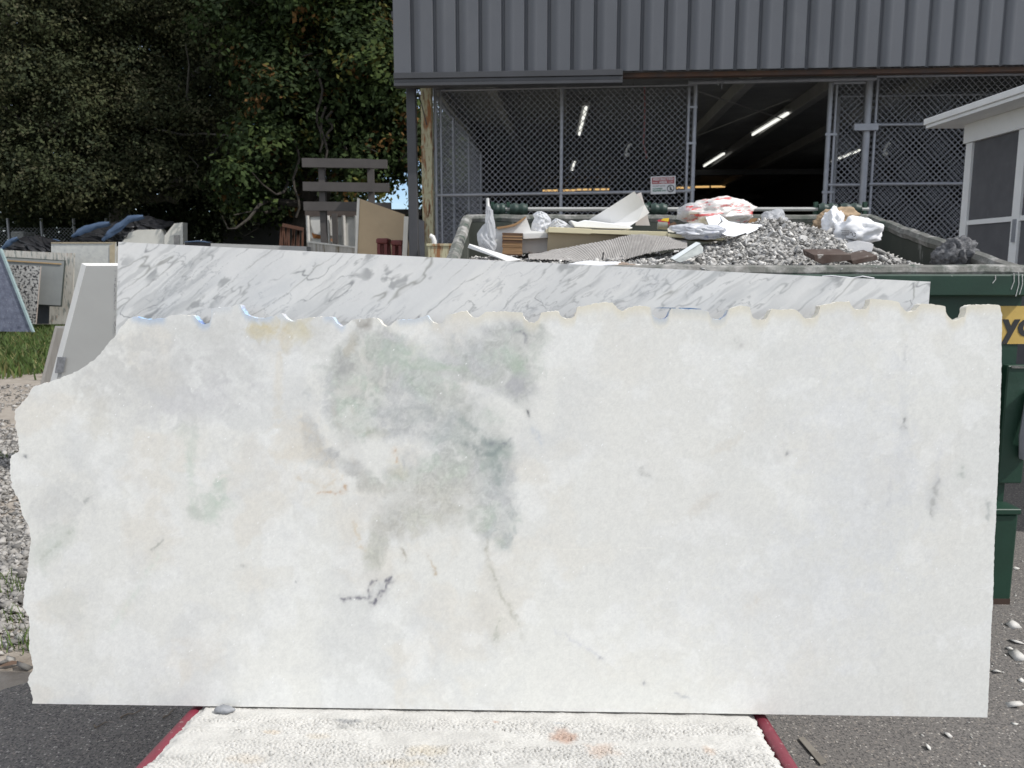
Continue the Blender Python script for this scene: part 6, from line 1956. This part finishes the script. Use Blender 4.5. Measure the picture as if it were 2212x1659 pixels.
t = tag(MB().prism([P(x, y, 12.1) for x, y in Z9([(1716, 985), (1800, 1010), (1810, 1600), (1760, 1600)])], (0, .06, 0)).build('leaning_grey_sheet', M('grey_panel', (0.17, 0.17, 0.18), rough=.6)), 'grey panel leaning between dark post and rusty column', 'panel')
# long dark shed far behind
a = P(836, 452.5, 30)
sh_ = T('dark_shed', 'long low dark shed far behind, under the open sky', 'building', (a[0] + 2.4, 30, 0))
MB().box((a[0] - 6, 30, 0), (a[0] + 5, 34, a[2] - .2)).build('shed_wall', M('shed_wall', (0.06, 0.062, 0.07), (0.05, 0.05, 0.058), sc_=1, rough=.7), sh_)
MB().box((a[0] - 6.1, 29.8, a[2] - .2), (a[0] + 5.1, 34.2, a[2])).build('shed_roof', m_brown, sh_)
# chain-link along the far left boundary
bf = T('boundary_fence', 'grey chain-link boundary fence under the trees at far left', 'fence', (-14, 24.5, 0))
chain('chain_link_mesh', lambda a, z, off: np.array([a, 24.5 + off, z]), -17.0, -10.2, .1, float(P(10, 492, 24.5)[2]), bf, .11, .007)
for x in (18, 90, 160, 230):
    p_ = P(x, 490, 24.45)
    pipe('fence_post', bf, [(p_[0], 24.45, 0), (p_[0], 24.45, p_[2] + .25)], .04)
a, b = P(155, 494, 25.5), P(226, 494, 25.5)
tag(MB().box((a[0], 25.5, 0), (b[0], 26.2, a[2])).build('concrete_block', M('grey_block', (0.16, 0.16, 0.155), (0.13, 0.13, 0.125), sc_=4, rough=.9), bevel=.03), 'grey concrete block wall behind the smaller tarp', 'wall')
a, b = P(22, 500, 26.5), P(50, 500, 26.5)
tag(MB().box((a[0], 26.5, 0), (b[0], 27.2, a[2])).build('white_crate', M('white_crate', (0.5, 0.5, 0.5), rough=.7), bevel=.03), 'white crate behind the boundary fence at far left', 'crate')


# ------------------------------------------------------------------ trees
def leaves(cent, nleaf, spread, leaf, rng, droop=.25, out=None):
    """kite-shaped leaves scattered round cluster centres, facing outwards"""
    n = len(cent) * nleaf
    c = np.repeat(cent, nleaf, 0) + rng.normal(0, 1, (n, 3)) * spread
    sz = leaf * rng.uniform(.65, 1.35, n)[:, None]
    up = rng.normal(0, .45, (n, 3)) + np.array([0, 0, .45])
    if out is not None:
        up = up + .9 * np.repeat(out, nleaf, 0)
    up /= np.linalg.norm(up, axis=1)[:, None] + 1e-9
    d = rng.normal(0, 1, (n, 3))
    d[:, 2] -= droop * 2
    d -= up * (d * up).sum(1)[:, None]
    d /= np.linalg.norm(d, axis=1)[:, None] + 1e-9
    s_ = np.cross(d, up)
    V = np.stack([c - d * sz * .5, c + s_ * sz * .30, c + d * sz * .5, c - s_ * sz * .30], 1).reshape(-1, 3)
    F = (np.arange(n) * 4)[:, None] + np.array([[0, 1, 2, 3]])
    return V, F, n


def crown_centres(lobes, n, rng, seed, thr, rs=(.45, .95), per=26):
    """leaf clusters on the shells of many small lobes inside the big ones; also their outward directions"""
    w_ = np.array([l[3] * l[4] for l in lobes], float)
    ns = max(6, n // per)
    idx = rng.choice(len(lobes), ns, p=w_ / w_.sum())
    d = rng.normal(0, 1, (ns, 3))
    d /= np.linalg.norm(d, axis=1)[:, None]
    d *= (rng.random(ns) ** (1 / 2.2))[:, None]
    sub = np.zeros((ns, 3))
    for i in range(ns):
        x, y, Y, rx, ry, rz = lobes[idx[i]]
        sub[i] = P(x, y, Y) + d[i] * np.array([rx / FOC * Y, rz, ry / FOC * Y])
    keep = fbm(sub / 1.5, seed, 3) > thr
    sub = sub[keep]
    rad = rng.uniform(rs[0], rs[1], len(sub))
    o = rng.normal(0, 1, (len(sub), per, 3)) + np.array([0, -.15, .25])
    o /= np.linalg.norm(o, axis=2)[:, :, None]
    c = sub[:, None] + o * (rad[:, None] * rng.uniform(.7, 1.05, (len(sub), per)))[:, :, None] * np.array([1.15, 1, .8])
    tone = np.repeat(rng.uniform(.75, 1.2, len(sub)), per)
    return c.reshape(-1, 3), o.reshape(-1, 3), tone


def limb(mb, a, b, r0, r1, rng, wob=.25, n=8):
    a, b = np.array(a, float), np.array(b, float)
    v1, v2 = rng.normal(0, wob, 3), rng.normal(0, wob * .7, 3)
    pts = [a + (b - a) * t + v1 * math.sin(t * math.pi) + v2 * math.sin(2 * math.pi * t) + rng.normal(0, wob * .12, 3) * (0 < t < 1) for t in np.linspace(0, 1, n)]
    mb.tube(pts, list(np.linspace(r0, r1, n)), 7, False)
    return pts


def tree(name, label, lobes, trunk, ncl, nleaf, leaf, spread, cols, seed, thr, twigs=30, bark=(0.10, 0.085, 0.07), rad=.35, tips=None):
    rng = np.random.default_rng(seed)
    base = np.array([trunk[0], trunk[1], 0.0])
    t = T(name, label, 'tree', tuple(base), 'trees behind the yard')
    cent, outd, tone_ = crown_centres(lobes, ncl, rng, seed, thr)
    V, F, n = leaves(cent, nleaf, spread, leaf, rng, out=outd)
    ca = np.array(cols)
    ci = rng.choice(len(cols), len(cent), p=tips)
    C = ca[np.repeat(ci, nleaf)] * rng.uniform(.65, 1.3, (n, 1)) * np.repeat(tone_, nleaf)[:, None]
    o = put('crown', V, F, M('leaf_' + name, (0.06, 0.08, 0.03), attr=True, sc_=2, attr_var=.1, rough=.75, translucent=.22, spec=.15), t, cols=np.repeat(C, 4, 0))
    o['kind'] = 'stuff'
    m_b = M('bark_' + name, bark, tuple(c * .6 for c in bark), sc_=5, rough=.95, bump=.02, bsc=12)
    mb = MB()
    top = base + np.array([.3, 0, 5.5])
    limb(mb, base, top, rad, rad * .6, rng, .12, 9)
    mb.build('trunk', m_b, t, sm=True)
    for l in lobes:
        mb = MB()
        c = P(l[0], l[1], l[2])
        st_ = base + (top - base) * rng.uniform(.55, 1)
        pts = limb(mb, st_, c, rad * .42, .05, rng, .3, 9)
        for k in range(twigs // len(lobes) + 1):
            e = c + rng.normal(0, 1, 3) * np.array([l[3] / FOC * l[2], l[5], l[4] / FOC * l[2]]) * .6
            limb(mb, pts[rng.integers(3, 9)], e, .05, .012, rng, .2, 6)
        mb.build('branch', m_b, t, sm=True)
    return t


def at(x, Y):
    return float(P(x, 560, Y)[0])


tree('oak_tree', 'dark fine-leaved oak filling the upper left, grey branches showing', [
    (40, 60, 24, 250, 230, 2.6), (300, 60, 25, 230, 220, 2.6), (100, 270, 23, 190, 130, 2.2), (330, 270, 24, 190, 130, 2.2), (500, 90, 25, 130, 180, 2.2), (480, 280, 24.5, 110, 110, 1.8),
    (60, 400, 22.5, 100, 60, 1.4), (230, 400, 23, 100, 55, 1.4), (390, 385, 23.5, 90, 50, 1.3), (-150, 200, 24, 150, 250, 2.2)],
    (at(230, 25), 25.5), 12500, 24, .10, np.array([.17, .17, .12]), [(0.050, 0.060, 0.028), (0.066, 0.070, 0.033), (0.036, 0.045, 0.024), (0.082, 0.080, 0.044)], 601, .30, 34, (0.15, 0.14, 0.125), .4, [.4, .3, .2, .1])
tree('broadleaf_tree', 'broad-leaved green tree with orange-brown leaves and hanging vines by the warehouse', [
    (610, 40, 23, 130, 200, 2.2), (760, 60, 22.5, 130, 200, 2.2), (830, 220, 22, 75, 130, 1.6), (720, 230, 22.5, 110, 120, 1.9), (600, 240, 22, 80, 120, 1.6), (570, 370, 21.5, 55, 80, 1.2), (780, 330, 22, 75, 60, 1.3), (850, 330, 22, 45, 60, 1.0), (540, 440, 21.3, 40, 45, 0.9), (875, 290, 22.4, 35, 60, .9), (690, 350, 22.6, 50, 50, 1.0), (870, 40, 23, 60, 120, 1.4)],
    (at(643, 22.8), 22.8), 5000, 20, .155, np.array([.17, .17, .15]), [(0.040, 0.062, 0.020), (0.030, 0.048, 0.018), (0.055, 0.078, 0.022), (0.14, 0.075, 0.025), (0.10, 0.10, 0.025)], 611, .33, 40, (0.055, 0.047, 0.038), .36, [.42, .33, .17, .04, .04])
rng = np.random.default_rng(77)
vt = [o for o in bpy.data.objects if o.name == 'broadleaf_tree'][0]
for x0, y0, y1 in ((700, 230, 420), (690, 150, 330), (712, 240, 300), (640, 300, 470)):
    Yv = 20.9
    pts = [P(x0 + 7 * math.sin(k * 1.3 + x0), y0 + (y1 - y0) * k / 8, Yv) for k in range(9)]
    MB().tube(pts, .03, 6, False).build('vine', MATS['bark_broadleaf_tree'], vt, sm=True)
tree('understory_tree', 'dark low tree filling the gap behind the tarps', [
    (120, 430, 29, 190, 70, 2.0), (330, 440, 29, 190, 70, 2.0), (520, 430, 29, 150, 90, 2.0), (250, 330, 30, 280, 90, 2.0), (560, 330, 30, 120, 90, 1.8), (700, 430, 30, 80, 60, 1.5), (100, 150, 31, 220, 160, 2.0), (420, 130, 31, 200, 170, 2.0)],
    (at(380, 29.5), 29.5), 4200, 22, .20, np.array([.40, .40, .30]), [(0.030, 0.042, 0.020), (0.040, 0.052, 0.024)], 621, .26, 12, (0.06, 0.05, 0.045), .3)
tree('yard_tree', 'green tree seen through the chain-link at the left end of the hall', [
    (965, 300, 27, 34, 60, 1.0), (985, 390, 27, 40, 60, 1.0), (1000, 300, 28, 40, 70, 1.0), (960, 440, 27, 30, 40, .8), (1010, 430, 28, 40, 50, .9)],
    (at(985, 27.2), 27.2), 900, 18, .15, np.array([.17, .17, .15]), [(0.045, 0.066, 0.024), (0.06, 0.08, 0.03)], 641, .30, 10, (0.10, 0.09, 0.07), .16)
# far wood behind everything on the left
rng = np.random.default_rng(88)
n = 2600
c = np.stack([rng.uniform(-32, -7.0, n), rng.uniform(33, 38, n), rng.uniform(0.2, 4.6, n)], 1)
keep = c[:, 2] < 2.4 + 2.6 * fbm(np.stack([c[:, 0] / 2.5, c[:, 0] * 0], 1), 631, 3)
V, F, n = leaves(c[keep], 16, np.array([.5, .5, .4]), .30, rng)
C = np.array([0.030, 0.042, 0.020]) * rng.uniform(.6, 1.3, (n, 1))
tag(put('far_wood', V, F, MATS['leaf_understory_tree'], cols=np.repeat(C, 4, 0)), 'dark far wood closing the view at left', 'wood', kind='stuff')
